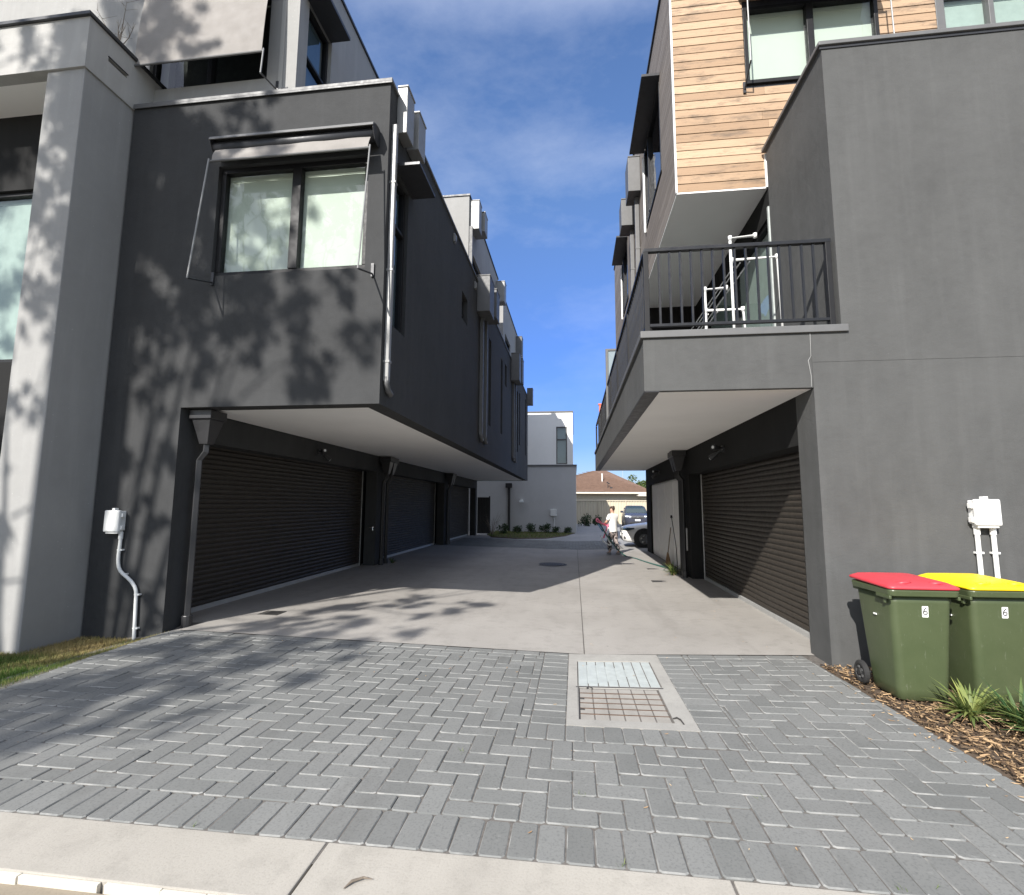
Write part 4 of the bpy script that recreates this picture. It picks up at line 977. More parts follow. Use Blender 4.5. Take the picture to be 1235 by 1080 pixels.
window(FB, F_, *HW, trans=[5.55], rec=.02, blind='blindd', frame='cap', gl='glass', fw=.07)
m_ = MB(); m_.box(-3.98, -3.84, 29.88, 29.99, 0, 2.9); m_.box(-4.12, -3.72, 29.82, 29.99, 2.62, 2.9); m_.build('downpipe', 'dpipe', FB, bevel=.01)
t = thing('flood_light', 'small white flood light on the far blue-grey wall', 'flood light', (-3.15, 29.9, 1.8)); m_ = MB(); m_.box(-3.22, -3.08, 29.9, 29.995, 1.8, 1.95); m_.build('mount', 'boxg', t); m_ = MB(); m_.box(-3.28, -3.02, 29.78, 29.9, 1.74, 1.86); m_.build('lamp_head', 'lamp', t, bevel=.01)
poly_sheet('garden_strip', [(-4.7, 26.9), (-4.1, 24.9), (-2.8, 24.4), (-1.4, 25.3), (-.5, 27.4), (0.02, 29.98), (-4.7, 29.98)], 'soil', .02, th=.06)
m_ = MB(); rr = random.Random(77); PG = [(-4.7, 26.9), (-4.1, 24.9), (-2.8, 24.4), (-1.4, 25.3), (-.5, 27.4), (0.02, 29.98), (-4.7, 29.98)]
while len(m_.f) < 5000:
    x, y = rr.uniform(-4.7, 0), rr.uniform(24.4, 29.9); ins = False
    for i in range(len(PG)):
        (a, b), (c, d) = PG[i-1], PG[i]
        if (b > y) != (d > y) and x < (c-a)*(y-b)/(d-b)+a: ins = not ins
    if not ins: continue
    h = rr.uniform(.03, .09); a = rr.uniform(0, 6.28); c, s_ = math.cos(a)*.01, math.sin(a)*.01; z = g(x, y)+.02
    m_.add([(x-c, y-s_, z), (x+c, y+s_, z), (x+rr.gauss(0, .03), y+rr.gauss(0, .03), z+h)], [(0, 1, 2)], 0, min(1, max(0, rr.gauss(.3, .25)))*.6)
tag(m_.build('ground_cover', 'grass', recalc=False), kind='stuff')
FN = thing('metal_fence', 'cream corrugated steel fence closing the far end of the drive', 'fence', (3, 45, 0))
m_ = MB(); x = -6.
while x < 18:
    for a, b, d in ((0, .10, 0), (.10, .13, .03), (.13, .21, .03), (.21, .24, 0)): pass
    vs = [(x, 45, 0), (x+.10, 45, 0), (x+.13, 44.96, 0), (x+.20, 44.96, 0), (x+.23, 45, 0)]
    m_.add([(a, b, -.1) for a, b, _ in vs]+[(a, b, 1.98) for a, b, _ in vs], [(i, i+1, i+6, i+5) for i in range(4)]); x += .23
m_.box(-6, 18, 45.01, 45.03, -.1, 1.98); m_.build('sheeting', 'beige', FN, recalc=False)
m_ = MB(); m_.box(-6, 18, 44.92, 45.05, 1.96, 2.05); m_.box(-6, 18, 44.93, 45.05, -.1, .08); m_.build('rail', 'beige', FN)
for k in range(10):
    m_ = MB(); m_.box(-5.+2.37*k-.03, -5.+2.37*k+.03, 44.915, 45.04, -.1, 2.07); m_.build('post', 'beige', FN)
HO = thing('tiled_house', 'single storey house with a brown tiled hip roof behind the cream fence', 'house', (3, 50, 0))
m_ = MB(); m_.box(-5, 7.0, 50, 60, -.3, 2.75); m_.build('wall', 'cream', HO)
m_ = MB(); E = [(-5.6, 49.4), (7.6, 49.4), (7.6, 60.6), (-5.6, 60.6)]
vs = [(x, y, 2.75) for x, y in E]+[(x, y, 2.92) for x, y in E]+[(2.0, 54.4, 5.3), (3.4, 54.4, 5.35), (2.4, 57, 5.35)]
m_.add(vs, [(0, 1, 5, 4), (1, 2, 6, 5), (2, 3, 7, 6), (3, 0, 4, 7), (4, 5, 9, 8), (5, 6, 9), (6, 7, 10, 9), (7, 4, 8, 10), (8, 9, 10), (0, 3, 2, 1)])
m_.add([(-5.6, 49.3, 2.9), (3.0, 49.3, 2.93), (1.2, 53.4, 4.55), (-2.6, 53.4, 4.5), (-2.6, 58, 4.5), (1.2, 58, 4.55)], [(0, 1, 2, 3), (3, 2, 5, 4)])
for i in range(18):
    z = 2.95+i*.13; y = 49.4+i*.27; hw = 6.6-i*.30
    m_.box(1.0-hw-.6+i*.14, 1.0+hw-i*.02, y-.02, y+.02, z-.02, z+.03)
m_.build('roof', 'tile', HO)
m_ = MB(); m_.box(-5.7, 7.7, 49.2, 49.36, 2.72, 2.88); m_.build('gutter', 'cream', HO)
m_ = MB(); m_.box(6.0, 7.7, 48.2, 49.4, 2.5, 2.6); m_.box(6.0, 7.7, 48.1, 48.2, 2.48, 2.66); m_.build('fascia', 'cream', HO)
m_ = MB(); m_.tube([(2.85, 51.6, 3.8), (2.85, 51.6, 4.75)], .06, 10); m_.tube([(2.85, 51.6, 4.75), (2.85, 51.6, 4.82)], .09, 10); m_.build('vent_pipe', 'pvc', HO)
m_ = MB(); m_.tube([(3.3, 50.2, 3.25), (3.35, 50.2, 3.95)], .03, 6); m_.tube([(3.2, 50.2, 3.9), (3.5, 50.2, 3.7)], .05, 6); m_.box(3.5, 3.75, 50.1, 50.3, 3.2, 3.4); m_.build('aerial', 'capd', HO)
m_ = MB(); m_.tube([(5.0, 52.5, 4.0), (5.0, 52.5, 5.3)], .02, 6); m_.box(4.8, 5.2, 52.48, 52.52, 5.2, 5.23); m_.build('aerial', 'steel', HO)

AZ, K = (.415, 1.0), .77                # run of the sunlight: across, along, and its fall
# ------------------------------------------------------------------ trees
def tree(lab, x, y, h, z0, rad, nclump, leaves, ll, lw, mat, seed, group=None, trunk_h=.4, lean=(0, 0), crad=1.0, clumps=None):
    rr = random.Random(seed); t = thing('tree', lab, 'tree', (x, y, z0), group=group)
    tr = MB(); top = Vector((x+lean[0], y+lean[1], z0+h*trunk_h)); base = Vector((x, y, z0-.1))
    tr.tube([base, base.lerp(top, .5)+Vector((rr.gauss(0, .1), rr.gauss(0, .1), 0)), top], [.035*h*.7, .027*h*.7, .02*h*.7], 12)
    cr = MB(); c0 = Vector((x+lean[0], y+lean[1], z0+h-rad[2]))
    for k in range(nclump):
        d = Vector((rr.gauss(0, 1), rr.gauss(0, 1), rr.gauss(0, 1))).normalized()*rr.random()**.4
        c = c0+Vector((d.x*rad[0], d.y*rad[1], d.z*rad[2]))
        if clumps: c.x -= 4.2
        if clumps and k < len(clumps): c = Vector(clumps[k][:3])
        mid = top.lerp(c, .5)+Vector((rr.gauss(0, .15), rr.gauss(0, .15), -.15))*crad
        
        if not clumps or k % 5 == 0: tr.tube([top.lerp(base, rr.uniform(0, .3)), mid, c], [.012*h*.4, .006*h*.4, .008], 6)
        else: tr.tube([c+Vector((-.9, rr.gauss(0, .4), -.5)), c+Vector((-.4, 0, -.1)), c], [.022, .012, .005], 5)
        s_ = clumps[k][3] if clumps and k < len(clumps) else crad*rr.uniform(.6, 1.25); 
        if not clumps: leaf_ball(cr, c, (s_, s_, s_*.85), int(leaves*(s_/crad)**2*rr.uniform(.8, 1.25)), ll, lw, rr, .6); continue
        for j in range(9):
            e = c+Vector((rr.gauss(0, .5), rr.gauss(0, .5), rr.gauss(0, .5)))*s_; q = s_*rr.uniform(.22, .52)
            leaf_ball(cr, e, (q*rr.uniform(.8, 1.3), q, q*rr.uniform(.55, .95)), int(leaves*(q/crad)**2*1.5), ll, lw, rr, .8, True)
    tr.build('trunk', 'bark', t, smooth=True); cr.build('crown', mat, t, recalc=False)
tree('bushy green tree top just right of the brown roof', 8.6, 62, 5.9, -.3, (2.2, 2, 1.6), 16, 150, .32, .16, 'leaff', 3, trunk_h=.5, crad=.8)
# crown clumps of the street tree: (x, height, radius) of the patch each one shades on the left front, and its distance
SH = [(-6.1, 6.7, .5), (-5.6, 6.5, .5), (-5.2, 6.6, .35), (-6.15, 5.8, .45), (-5.55, 5.8, .5), (-5.1, 5.2, .4), (-5.7, 5.0, .45), (-5.15, 4.5, .35), (-5.9, 4.4, .4), (-4.6, 6.4, .3), (-4.3, 4.7, .4), (-6.2, 7.2, .6), (-5.75, 6.9, .6), (-5.35, 6.9, .35), (-6.0, 6.2, .6), (-5.4, 6.2, .5), (-5.9, 5.4, .6), (-5.2, 5.6, .45), (-6.1, 4.7, .5), (-5.4, 4.8, .5), (-4.7, 5.9, .5), (-4.3, 5.3, .5), (-4.75, 4.9, .4),
      (-4.0, 6.1, .38), (-4.5, 7.05, .26), (-4.2, 4.3, .42), (-3.75, 4.2, .38), (-4.9, 4.15, .45), (-5.6, 4.0, .4), (-2.95, 4.45, .26), (-2.8, 3.75, .28), (-3.5, 3.5, .36), (-4.1, 3.6, .25), (-5.0, 3.4, .28), (-3.2, 3.15, .25), (-6.15, 3.5, .32), (-5.75, 2.95, .18), (-5.35, 2.2, .2), (-6.1, 2.2, .22), (-5.45, 1.25, .24), (-5.75, .5, .22), (-5.35, .3, .2), (-4.6, 2.9, .2),
      (-6.9, 8.6, .5), (-6.3, 8.6, .6), (-5.8, 9.2, .6), (-5.5, 8.3, .42), (-6.3, 9.8, .7), (-7.3, 9.6, .7), (-7.5, 7.7, .42), (-8.3, 8.2, .6), (-6.75, 7.1, .3), (-6.55, 6.3, .22), (-6.85, 5.5, .22), (-6.5, 4.9, .2), (-6.9, 4.3, .22), (-6.55, 3.8, .22), (-6.85, 3.0, .2), (-6.5, 2.3, .2), (-6.8, 1.5, .2), (-6.6, .7, .2), (-8.4, 5, .6), (-8.6, 3, .6), (-8.2, 6.8, .5)]
GS = [(-4.5, 5.4, .45), (-3.6, 5.6, .4), (-2.75, 5.7, .28), (-4.3, 4.5, .5), (-3.3, 4.9, .38), (-3.9, 3.9, .4), (-4.6, 3.5, .5), (-3.3, 4.1, .22), (-3.8, 3.1, .3), (-4.6, 2.7, .4), (-4.1, 6.7, .36), (-3.0, 6.75, .36), (-2.1, 7.5, .34), (-3.7, 7.5, .4), (-2.9, 8.3, .4), (-1.7, 8.4, .28), (-5.6, 4.2, .5), (-5.9, 3.2, .5), (-2.2, 6.35, .22), (-3.6, 3.5, .3), (-2.9, 3.6, .2), (-2.6, 4.6, .22), (-3.9, 2.75, .22), (-3.2, 6.1, .3), (-4.0, 6.1, .3), (-2.4, 5.2, .2)]
rr = random.Random(19); CL = []
for a, z, r in SH: q = rr.uniform(8.5, 11.5); CL.append((a-AZ[0]*q, 5.95-q, z+K*q, r))
for a, b, r in GS: q = rr.uniform(10.5, 13.5); CL.append((a-AZ[0]*q, b-q, K*q, r*.9))
tree('broad street tree behind the viewer shading the left wall', -10.6, -4.4, 16.5, -.15, (2.6, 2.2, 4.5), len(CL)+8, 820, .17, .06, 'leaf', 41, trunk_h=.36, lean=(.3, .2), crad=.6, clumps=CL)

# ------------------------------------------------------------------ cars
def car(name, lab, loc, rz, paint, L, Wd, hood, belt, roof, suv):
    t = thing(name, lab, 'car', loc, rz); h = L/2; w = Wd/2
    # stations: y, half width, bottom z, top z
    st = [(h, w*.60, .32, hood*.72), (h-.06, w*.80, .22, hood*.82), (h-.22, w*.93, .19, hood*.89), (h-.55, w*.985, .18, hood*.95), (h-.95, w, .18, hood*1.01), (h-1.35, w, .18, belt), (0, w, .18, belt+.02), (-h+1.2, w, .18, belt+.05), (-h+.6, w*.98, .20, belt+.05), (-h+.15, w*.93, .25, belt), (-h, w*.82, .36, belt-.1)]
    m_ = MB(); rings = []
    for y, ww, zb, zt_ in st:
        half = [(ww*.80, zb), (ww*.95, zb+.06), (ww*.99, zb+.22), (ww, zb+(zt_-zb)*.55), (ww*.975, zb+(zt_-zb)*.84), (ww*.90, zt_-.02), (ww*.72, zt_+.005), (ww*.35, zt_+.028)]
        rings.append([(a, y, b) for a, b in half]+[(-a, y, b) for a, b in reversed(half)])
    loft(m_, rings); m_.build('body', paint, t, local=True, smooth=True)
    fy = h-1.30; ry = -h+(.25 if suv else .95)
    cs = [(fy, w*.86, belt-.02, belt+.02), (fy-.40, w*.80, belt-.03, (belt+roof)/2+.06), (fy-.85, w*.74, belt-.03, roof-.03), (fy-1.3, w*.73, belt-.03, roof), (ry+.9, w*.73, belt-.03, roof-.02), (ry+.4, w*.76, belt-.03, (belt+roof)/2+.12), (ry, w*.8, belt-.02, belt+.05)]
    gl, pt = MB(), MB(); rg = []
    for y, ww, zb, zt_ in cs: rg.append([(a, y, b) for a, b in ((w*.9, zb), (ww+.5*(w*.9-ww)*(1 if zt_ < roof-.1 else .3), (zb+zt_)/2), (ww, zt_-.05), (ww*.8, zt_), (-ww*.8, zt_), (-ww, zt_-.05), (-(ww+.5*(w*.9-ww)*(1 if zt_ < roof-.1 else .3)), (zb+zt_)/2), (-w*.9, zb))])
    loft(gl, rg); gl.build('windows', 'carglass', t, local=True, smooth=False)
    n = len(cs)
    for i in (2, 3):
        a, b = rg[i], rg[i+1]; e = lambda p: (p[0]*1.012, p[1], p[2]+.012)
        q = [e(a[k]) for k in (2, 3, 4, 5)]+[e(b[k]) for k in (2, 3, 4, 5)]; pt.add(q, [(0, 1, 5, 4), (1, 2, 6, 5), (2, 3, 7, 6)])
    for s in (0, 1):
        idx = (0, 1, 2) if s == 0 else (7, 6, 5)
        for i0 in (0, 1): p, q = Vector(rg[i0][idx[2] if i0 else idx[0]]), Vector(rg[i0+1][idx[2]]); pt.tube([p, q], .035, 6)
        pt.tube([Vector(rg[3][idx[0]]), Vector(rg[3][idx[1]])+Vector(((.02 if s == 0 else -.02), 0, 0)), Vector(rg[3][idx[2]])], .035, 6)
        pt.tube([Vector(rg[5][idx[2]]), Vector(rg[6][idx[2]])], .05, 6)
    pt.build('roof_panel', paint, t, local=True)
    for s in (-1, 1):
        for y in (h-.83, -h+.85):
            m_ = MB(); m_.cyl((s*(w-.10), y, .335), (s*(w+.004), y, .335), .40, None, 28); m_.build('wheel_arch', 'rubber', t, local=True)
            m_ = MB(); m_.cyl((s*(w-.2), y, .32), (s*(w+.012), y, .32), .32, None, 28); wh = m_.build('wheel', 'rubber', t, local=True, bevel=.02)
            m_ = MB(); m_.cyl((s*(w+.008), y, .32), (s*(w+.017), y, .32), .20, None, 24, 0)
            for k in range(5): a = R(72*k+10); m_.box(s*(w+.02)-.006, s*(w+.02)+.006, y+.12*math.cos(a)-.03, y+.12*math.cos(a)+.03, .32+.12*math.sin(a)-.03, .32+.12*math.sin(a)+.03, 1)
            m_.build('rim', ['hub', 'chrome'], wh, local=True)
        m_ = MB(); hx = s*w*.70; yb = h-.075; zh = hood*.76
        rgx = [[(hx+dx*q, yb-abs(dx)*.0+k, zh+dz*q) for dx, dz in ((-.19, -.03), (-.17, .05), (.02, .075), (.16, .085), (.18, .0), (.05, -.06))] for k, q in ((-.3, .9), (.02, 1.), (.075, .72))]
        rgx = [[(x_, y_-(abs(x_)-w*.6)*.55, z_) for x_, y_, z_ in r_] for r_ in rgx]
        m_.tube([(s*w*.72, h-.07, zh+.0), (s*w*.90, h-.22, zh+.02), (s*w*.975, h-.46, zh+.06)], [.055, .06, .02], 8)
        loft(m_, rgx); hl = m_.build('headlight', 'carglass' if not suv else 'lamp', t, local=True, smooth=False)
        m_ = MB()
        for dx in (-.07, .07): q = (hx+dx, yb+.05-(abs(hx+dx)-w*.6)*.55, zh+.01); m_.tube([q, (q[0], q[1]+.04, q[2])], [.045, .035], 12)
        m_.build('lens', 'lamp' if suv else 'hub', hl, local=True)
        m_ = MB(); m_.box(s*(w+.02)-.02, s*(w+.02)+.02, fy-.35, fy-.30, belt-.02, belt+.03); m_.box(s*(w+.12)-.11, s*(w+.12)+.11, fy-.40, fy-.26, belt+.0, belt+.15); m_.build('mirror', paint, t, local=True, bevel=.03)
        m_ = MB(); m_.box(s*w*.66-.16, s*w*.66+.16, h-.2, h-.07, .30, .42); m_.build('lower_intake', 'rubber', t, local=True, bevel=.03)
    m_ = MB(); gw = w*(.40 if not suv else .5); m_.box(-gw, gw, h-.12, h+.012, hood*.62, hood*.80); gr_ = m_.build('grille', 'rubber', t, local=True, bevel=.03)
    m_ = MB(); m_.box(-gw, gw, h+.0, h+.022, hood*.76, hood*.80); m_.box(-gw, gw, h+.0, h+.02, hood*.69, hood*.705); m_.box(-.05, .05, h+.01, h+.03, hood*.72, hood*.80); m_.build('trim', 'chrome', gr_, local=True, bevel=.005)
    m_ = MB(); m_.box(-w*.6, w*.6, h-.12, h+.004, .26, .40); m_.build('bumper_intake', 'rubber', t, local=True, bevel=.02)
    m_ = MB(); m_.box(-.19, .19, h+.012, h+.03, hood*.46, hood*.46+.12); m_.build('number_plate', 'sticker', t, local=True)
    return t
car('white_car', 'white sedan with black wheels poking out beside the right townhouse', (4.17, 20.75, -.01), R(88), 'carw', 4.6, 1.82, .88, .93, 1.42, False)
car('dark_car', 'dark slate blue car parked nose-on in front of the cream fence', (4.72, 40.2, .0), R(178), 'card', 4.5, 1.85, 1.0, 1.04, 1.58, True)

# ------------------------------------------------------------------ broom and mop on the right
t = thing('broom', 'straw broom leaning upright against the pale garage door', 'broom', (2.52, 13.9, 0))
m_ = MB(); m_.tube([(2.46, 13.9, .28), (2.56, 13.9, 1.02)], .014, 8); m_.build('handle', 'bark', t)
m_ = MB(); rr = random.Random(2)
for k in range(140): a, b = rr.gauss(0, .09), rr.gauss(0, .03); m_.tube([(2.46+b*.2, 13.9+a*.15, .36), (2.46+b, 13.9+a, .02+rr.random()*.02)], [.004, .003], 4)
m_.build('bristles', 'straw', t)
t = thing('mop', 'thin dark mop handle with a round knob leaning by the downpipes', 'mop', (2.5, 12.9, .5)); m_ = MB(); m_.tube([(2.55, 13.7, 1.30), (2.46, 12.7, .55), (2.42, 12.45, 0)], .010, 6); m_.build('handle', 'capd', t); m_ = MB(); m_.tube([(2.55, 13.7, 1.28), (2.552, 13.73, 1.34)], [.03, .024], 8); m_.build('knob', 'rubber', t)

# ------------------------------------------------------------------ person with a hose
def skin(name, joints, edges, mat, root, sub=2, parent=None, extra=None):
    """joints: name -> (x,y,z,rx[,ry]); grown with Skin + Subdivision, then frozen to a mesh"""
    me = bpy.data.meshes.new(name); ks = list(joints); ix = {k: i for i, k in enumerate(ks)}
    me.from_pydata([joints[k][:3] for k in ks], [(ix[a], ix[b]) for a, b in edges], [])
    o = bpy.data.objects.new(name, me); COL.objects.link(o)
    o.modifiers.new('s', 'SKIN'); o.modifiers.new('d', 'SUBSURF').levels = sub
    o.modifiers['d'].render_levels = sub
    for k in ks:
        v = me.skin_vertices[0].data[ix[k]]; r_ = joints[k][3:]; v.radius = (r_[0], r_[-1]); v.use_root = (k == root)
    bpy.context.view_layer.update()
    me2 = bpy.data.meshes.new_from_object(o.evaluated_get(bpy.context.evaluated_depsgraph_get())); me2.name = name
    COL.objects.unlink(o); bpy.data.objects.remove(o)
    if extra:
        bm = bmesh.new(); bm.from_mesh(me2)
        tmp = bpy.data.meshes.new('tmp'); tmp.from_pydata(extra.v, [], extra.f); bm.from_mesh(tmp); bmesh.ops.recalc_face_normals(bm, faces=bm.faces); bm.to_mesh(me2); bm.free()
    me2.materials.clear(); me2.materials.append(M[mat]); me2.polygons.foreach_set('use_smooth', [True]*len(me2.polygons))
    me2.polygons.foreach_set('material_index', [0]*len(me2.polygons))
    o = bpy.data.objects.new(name, me2); COL.objects.link(o); o.parent = parent; return o
px_, py_ = 1.30, 17.35
PR = thing('person', 'person in white t-shirt and patterned trousers pulling a hose across the drive', 'person', (px_, py_, g(px_, py_)), R(44))
HL, HR = Vector((-.10, .40, 1.00)), Vector((.10, .40, .98))
J = {'pelvis': (0, 0, .84, .12, .10), 'waist': (0, .0, .98, .105, .085), 'chest': (0, .01, 1.16, .125, .09), 'upper': (0, .005, 1.29, .09, .075), 'neck': (0, .01, 1.37, .048), 'jaw': (0, .03, 1.43, .062), 'head': (0, .02, 1.51, .082, .09), 'crown': (0, .01, 1.58, .062), 'nose': (0, .125, 1.485, .013),
     'earL': (-.088, .015, 1.49, .014), 'earR': (.088, .015, 1.49, .014),
     'shL': (-.155, 0, 1.30, .05), 'elL': (-.21, .12, 1.07, .036), 'wrL': (-.13, .33, 1.01, .024), 'paL': (*HL, .03, .02), 'shR': (.155, 0, 1.30, .05), 'elR': (.21, .12, 1.07, .036), 'wrR': (.12, .33, .99, .024), 'paR': (*HR, .03, .02),
     'hiL': (-.085, 0, .80, .075), 'knL': (-.09, .10, .45, .05), 'anL': (-.09, .08, .09, .033), 'toL': (-.095, .20, .035, .028), 'hiR': (.085, 0, .80, .075), 'knR': (.09, .0, .45, .05), 'anR': (.09, -.16, .11, .033), 'toR': (.095, -.04, .035, .028)}
EJ = [('pelvis', 'waist'), ('waist', 'chest'), ('chest', 'upper'), ('upper', 'neck'), ('neck', 'jaw'), ('jaw', 'head'), ('head', 'crown'), ('head', 'nose'), ('head', 'earL'), ('head', 'earR'), ('upper', 'shL'), ('shL', 'elL'), ('elL', 'wrL'), ('wrL', 'paL'), ('upper', 'shR'), ('shR', 'elR'), ('elR', 'wrR'), ('wrR', 'paR'), ('pelvis', 'hiL'), ('hiL', 'knL'), ('knL', 'anL'), ('anL', 'toL'), ('pelvis', 'hiR'), ('hiR', 'knR'), ('knR', 'anR'), ('anR', 'toR')]
fx = MB()
for Hd, s in ((HL, -1), (HR, 1)):
    for k in range(4):
        o_ = Vector(((k-1.5)*.018, .03, 0)); l = (.062, .072, .068, .054)[k]
        fx.tube([Hd+o_-Vector((0, .03, 0)), Hd+o_+Vector((0, l*.35, -.004)), Hd+o_+Vector((0, l*.5, -.03)), Hd+o_+Vector((0, l*.2, -.05))], [.0095, .009, .0085, .007], 8)
    fx.tube([Hd+Vector((-s*.022, -.01, 0)), Hd+Vector((-s*.045, .02, -.01)), Hd+Vector((-s*.04, .045, -.03))], [.011, .010, .008], 8)
body = skin('body', J, EJ, 'skin', 'pelvis', 2, PR, fx)
T_ = {'hem': (0, -.005, .74, .175, .135), 'waist': (0, 0, .90, .165, .125), 'chest': (0, .005, 1.15, .170, .125), 'upper': (0, 0, 1.30, .125, .10), 'collar': (0, .008, 1.36, .062), 'sL': (-.165, .0, 1.30, .078), 'cL': (-.205, .07, 1.13, .07), 'sR': (.165, 0, 1.30, .078), 'cR': (.205, .07, 1.13, .07)}
skin('t_shirt', T_, [('hem', 'waist'), ('waist', 'chest'), ('chest', 'upper'), ('upper', 'collar'), ('upper', 'sL'), ('sL', 'cL'), ('upper', 'sR'), ('sR', 'cR')], 'tshirt', 'waist', 2, PR)
G_ = {'waist': (0, 0, .86, .135, .11), 'pelvis': (0, -.005, .78, .15, .125), 'hL': (-.09, .01, .70, .10), 'kL': (-.095, .10, .45, .085), 'aL': (-.095, .08, .12, .075), 'hR': (.09, -.01, .70, .10), 'kR': (.095, .0, .45, .085), 'aR': (.095, -.15, .14, .075)}
skin('trousers', G_, [('waist', 'pelvis'), ('pelvis', 'hL'), ('hL', 'kL'), ('kL', 'aL'), ('pelvis', 'hR'), ('hR', 'kR'), ('kR', 'aR')], 'trouser', 'pelvis', 2, PR)
H_ = {'a': (0, -.02, 1.455, .085), 'b': (0, -.012, 1.535, .104, .108), 'c': (0, .015, 1.605, .074), 'f': (0, .075, 1.585, .045)}
skin('hair', H_, [('a', 'b'), ('b', 'c'), ('b', 'f')], 'hair', 'b', 2, PR)
for s, (a, b) in ((-1, ((-.09, .03, .04), (-.095, .22, .035))), (1, ((.09, -.20, .04), (.095, -.02, .035)))):
    skin('shoe', {'h': (*a, .046, .042), 'm': (*Vector(a).lerp(Vector(b), .5), .048, .040), 't': (*b, .04, .032)}, [('h', 'm'), ('m', 't')], 'shoe', 'm', 2, PR)
m_ = MB()
for s in (-1, 1): m_.tube([(s*.032, .094, 1.515), (s*.032, .108, 1.515)], [.012, .008], 8)
m_.build('eyes', 'ink', PR, local=True); m_ = MB(); m_.tube([(-.025, .092, 1.435), (0, .099, 1.433), (.025, .092, 1.435)], .005, 6); m_.build('mouth', 'pink', PR, local=True)

def P3(u, v, y):             # u metres right and v metres up from the foot of the person, at depth y
    return (px_+u, y, g(px_, py_)+v)
t = thing('garden_hose', 'dark teal garden hose trailing from the person over the drive to the right wall', 'hose', (2.0, 16.8, 0))
zz = lambda x, y: g(x, y)+.014
for k, d in enumerate((0, .035)):
    A = spline([P3(-.50, 1.04+d, 17.25), P3(-.40, .92+d, 17.12), P3(-.28, .70+d, 17.0), P3(-.08, .42+d, 16.92), P3(.14, .16+d*.6, 16.8), (1.62+d, 16.62, zz(1.62, 16.62)), (1.85, 15.9-d*3, zz(1.85, 15.9)), (2.02, 15.0-d*4, zz(2.0, 15.0)), (2.2, 14.2-d*6, zz(2.2, 14.2)), (2.42, 13.4-d*8, zz(2.42, 13.4)), (2.5, 12.75, zz(2.5, 12.7))], 6)
    m_ = MB(); m_.tube(A, .012, 8); m_.build('hose', 'teal', t, smooth=True)
m_ = MB(); m_.tube(spline([(2.6, 13.9, .012), (2.35, 13.5, -.0), (2.2, 13.0, -.0), (2.45, 12.6, .012)], 5), .008, 6); m_.build('thin_cord', 'pipeg', t)
t = thing('hose_bundle', 'pink, white and blue looped plastic bundle held in front of the person', 'hose bundle', P3(-.4, .9, 17.25))
m_ = MB(); m_.tube(spline([P3(-.13, .98, 17.45), P3(-.30, 1.02, 17.35), P3(-.46, 1.06, 17.25), P3(-.56, 1.12, 17.2), P3(-.54, 1.2, 17.22), P3(-.44, 1.1, 17.28), P3(-.3, .98, 17.3), P3(-.14, .96, 17.35)], 5), .024, 8); m_.tube([P3(-.16, 1.0, 17.3), P3(-.24, .8, 17.2), P3(-.34, .55, 17.12)], .026, 8); m_.build('pink_loop', 'pink', t, smooth=True)
m_ = MB(); m_.tube(spline([P3(-.42, .62, 17.15), P3(-.36, .48, 17.12), P3(-.22, .36, 17.08), P3(-.10, .34, 17.1), P3(-.18, .5, 17.12), P3(-.24, .7, 17.15), P3(-.16, .9, 17.25)], 5), .022, 8); m_.build('white_loop', 'pvc', t, smooth=True)
m_ = MB(); m_.tube([P3(-.50, 1.0, 17.2), P3(-.36, .78, 17.1)], .026, 8); m_.build('blue_grip', 'bluep', t, smooth=True)

# ------------------------------------------------------------------ light, sky, camera
sd = Vector((AZ[0], AZ[1], -K)).normalized()
sun = bpy.data.lights.new('sun', 'SUN'); sun.energy = 4.3; sun.angle = R(.53); sun.color = (1, .958, .90)
so = bpy.data.objects.new('sun', sun); COL.objects.link(so); so.rotation_euler = sd.to_track_quat('-Z', 'Y').to_euler(); so.location = (-10, -20, 30)
el = math.asin(-sd.z); rot = math.atan2(-AZ[0], -AZ[1])
w = bpy.data.worlds.new('World'); sc.world = w; w.use_nodes = True; nt = w.node_tree
bg = nt.nodes['Background']; sky = nt.nodes.new('ShaderNodeTexSky'); sky.sky_type = 'NISHITA'; sky.sun_disc = False
sky.sun_elevation = el; sky.sun_rotation = rot; sky.air_density = 1.0; sky.dust_density = .6; sky.ozone_density = 2.0; sky.altitude = 30
tc = N(nt, 'ShaderNodeTexCoord'); mp = N(nt, 'ShaderNodeMapping'); mp.inputs['Scale'].default_value = (1.1, 1.5, 2.6); mp.inputs['Rotation'].default_value = (.2, .3, .5); nt.links.new(tc.outputs['Generated'], mp.inputs['Vector'])
cn = noise_tex(nt, mp.outputs['Vector'], 1.6, 8, .62)
cm = ramp(nt, cn, [(.46, .0), (.84, .30)])
sk = mixc(nt, 1., sky.outputs['Color'], (1.0, 1.0, 1.03), 'MULTIPLY')
sx = N(nt, 'ShaderNodeSeparateXYZ'); nt.links.new(tc.outputs['Generated'], sx.inputs[0])
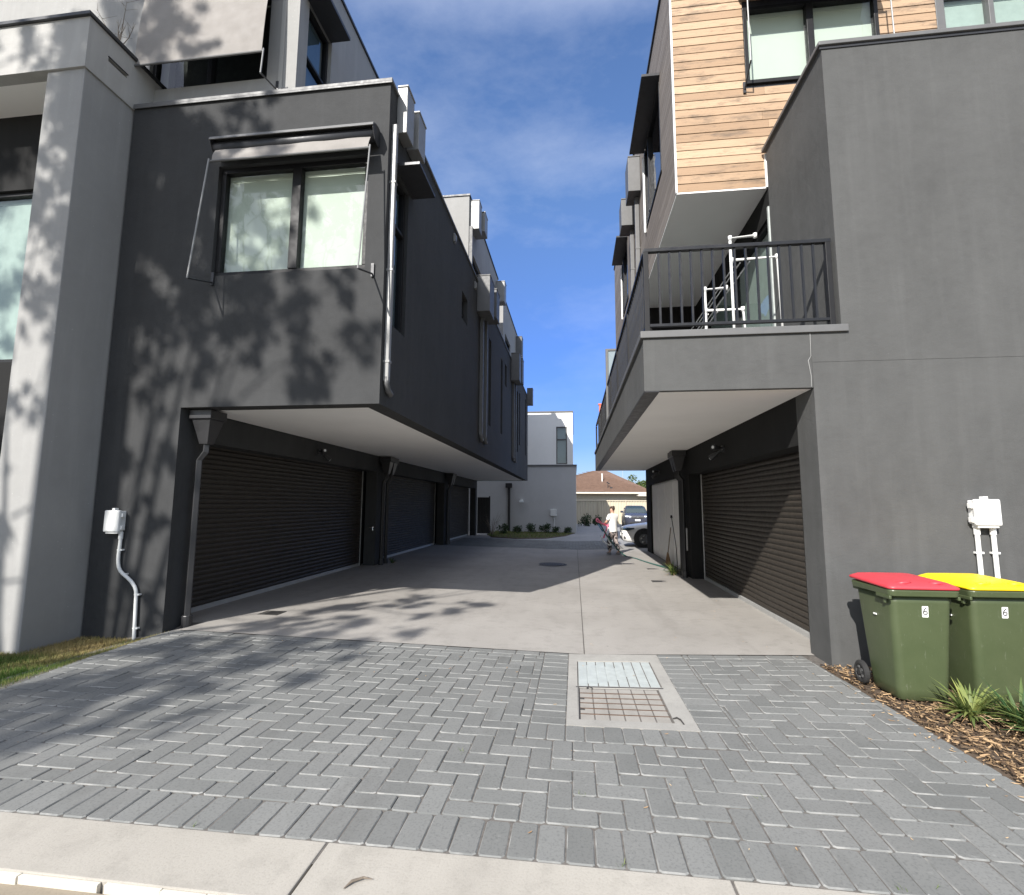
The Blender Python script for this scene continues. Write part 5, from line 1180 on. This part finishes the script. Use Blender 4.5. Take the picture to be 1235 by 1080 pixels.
deep = mixc(nt, 1., sk, ramp(nt, sx.outputs['Z'], [(.0, (.46, .50, .62)), (.12, (.29, .41, .72)), (.30, (.40, .56, .92)), (.55, (.72, .85, 1.02))]), 'MULTIPLY')
haze = mixc(nt, .35, sk, (3.5, 3.3, 3.1))
front = ramp(nt, sx.outputs['Y'], [(.0, 0), (.35, 1)])                     # hazy round the sun, deep blue away from it
sk = mixc(nt, front, haze, deep)
cm2 = N(nt, 'ShaderNodeMath', operation='MULTIPLY'); nt.links.new(cm, cm2.inputs[0]); nt.links.new(ramp(nt, sx.outputs['Z'], [(.10, .25), (.55, 1)]), cm2.inputs[1])
cc = mixc(nt, cm2.outputs[0], sk, (6.0, 6.3, 6.9))
cc = mixc(nt, ramp(nt, sx.outputs['Z'], [(.72, 0), (.93, 1)]), cc, mixc(nt, .6, mixc(nt, 1., cc, (2.4, 2.4, 2.4), 'MULTIPLY'), (9., 9., 9.)))   # thin haze, extra brightness added overhead to lift the shaded ground
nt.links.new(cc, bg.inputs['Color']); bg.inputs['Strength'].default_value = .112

cd = bpy.data.cameras.new('camera'); co = bpy.data.objects.new('camera', cd); COL.objects.link(co); sc.camera = co
yaw, pit, rol = R(-7.139), R(6.575), R(.315)
f_ = Vector((math.sin(yaw)*math.cos(pit), math.cos(yaw)*math.cos(pit), math.sin(pit))); r0 = Vector((math.cos(yaw), -math.sin(yaw), 0)); u0 = r0.cross(f_)
c, s = math.cos(rol), math.sin(rol); rt, up = c*r0+s*u0, -s*r0+c*u0
mat = Matrix((rt, up, -f_)).transposed().to_4x4(); mat.translation = (0, 0, 1.6); co.matrix_world = mat
cd.sensor_fit = 'HORIZONTAL'; cd.sensor_width = 36; cd.lens = 599.15/1235*36; cd.clip_start = .05; cd.clip_end = 1500
sc.view_settings.view_transform = 'Standard'; sc.view_settings.look = 'None'; sc.view_settings.exposure = .92; sc.view_settings.gamma = 1
sc.cycles.max_bounces = 8; sc.cycles.transparent_max_bounces = 12; sc.cycles.sample_clamp_indirect = 6
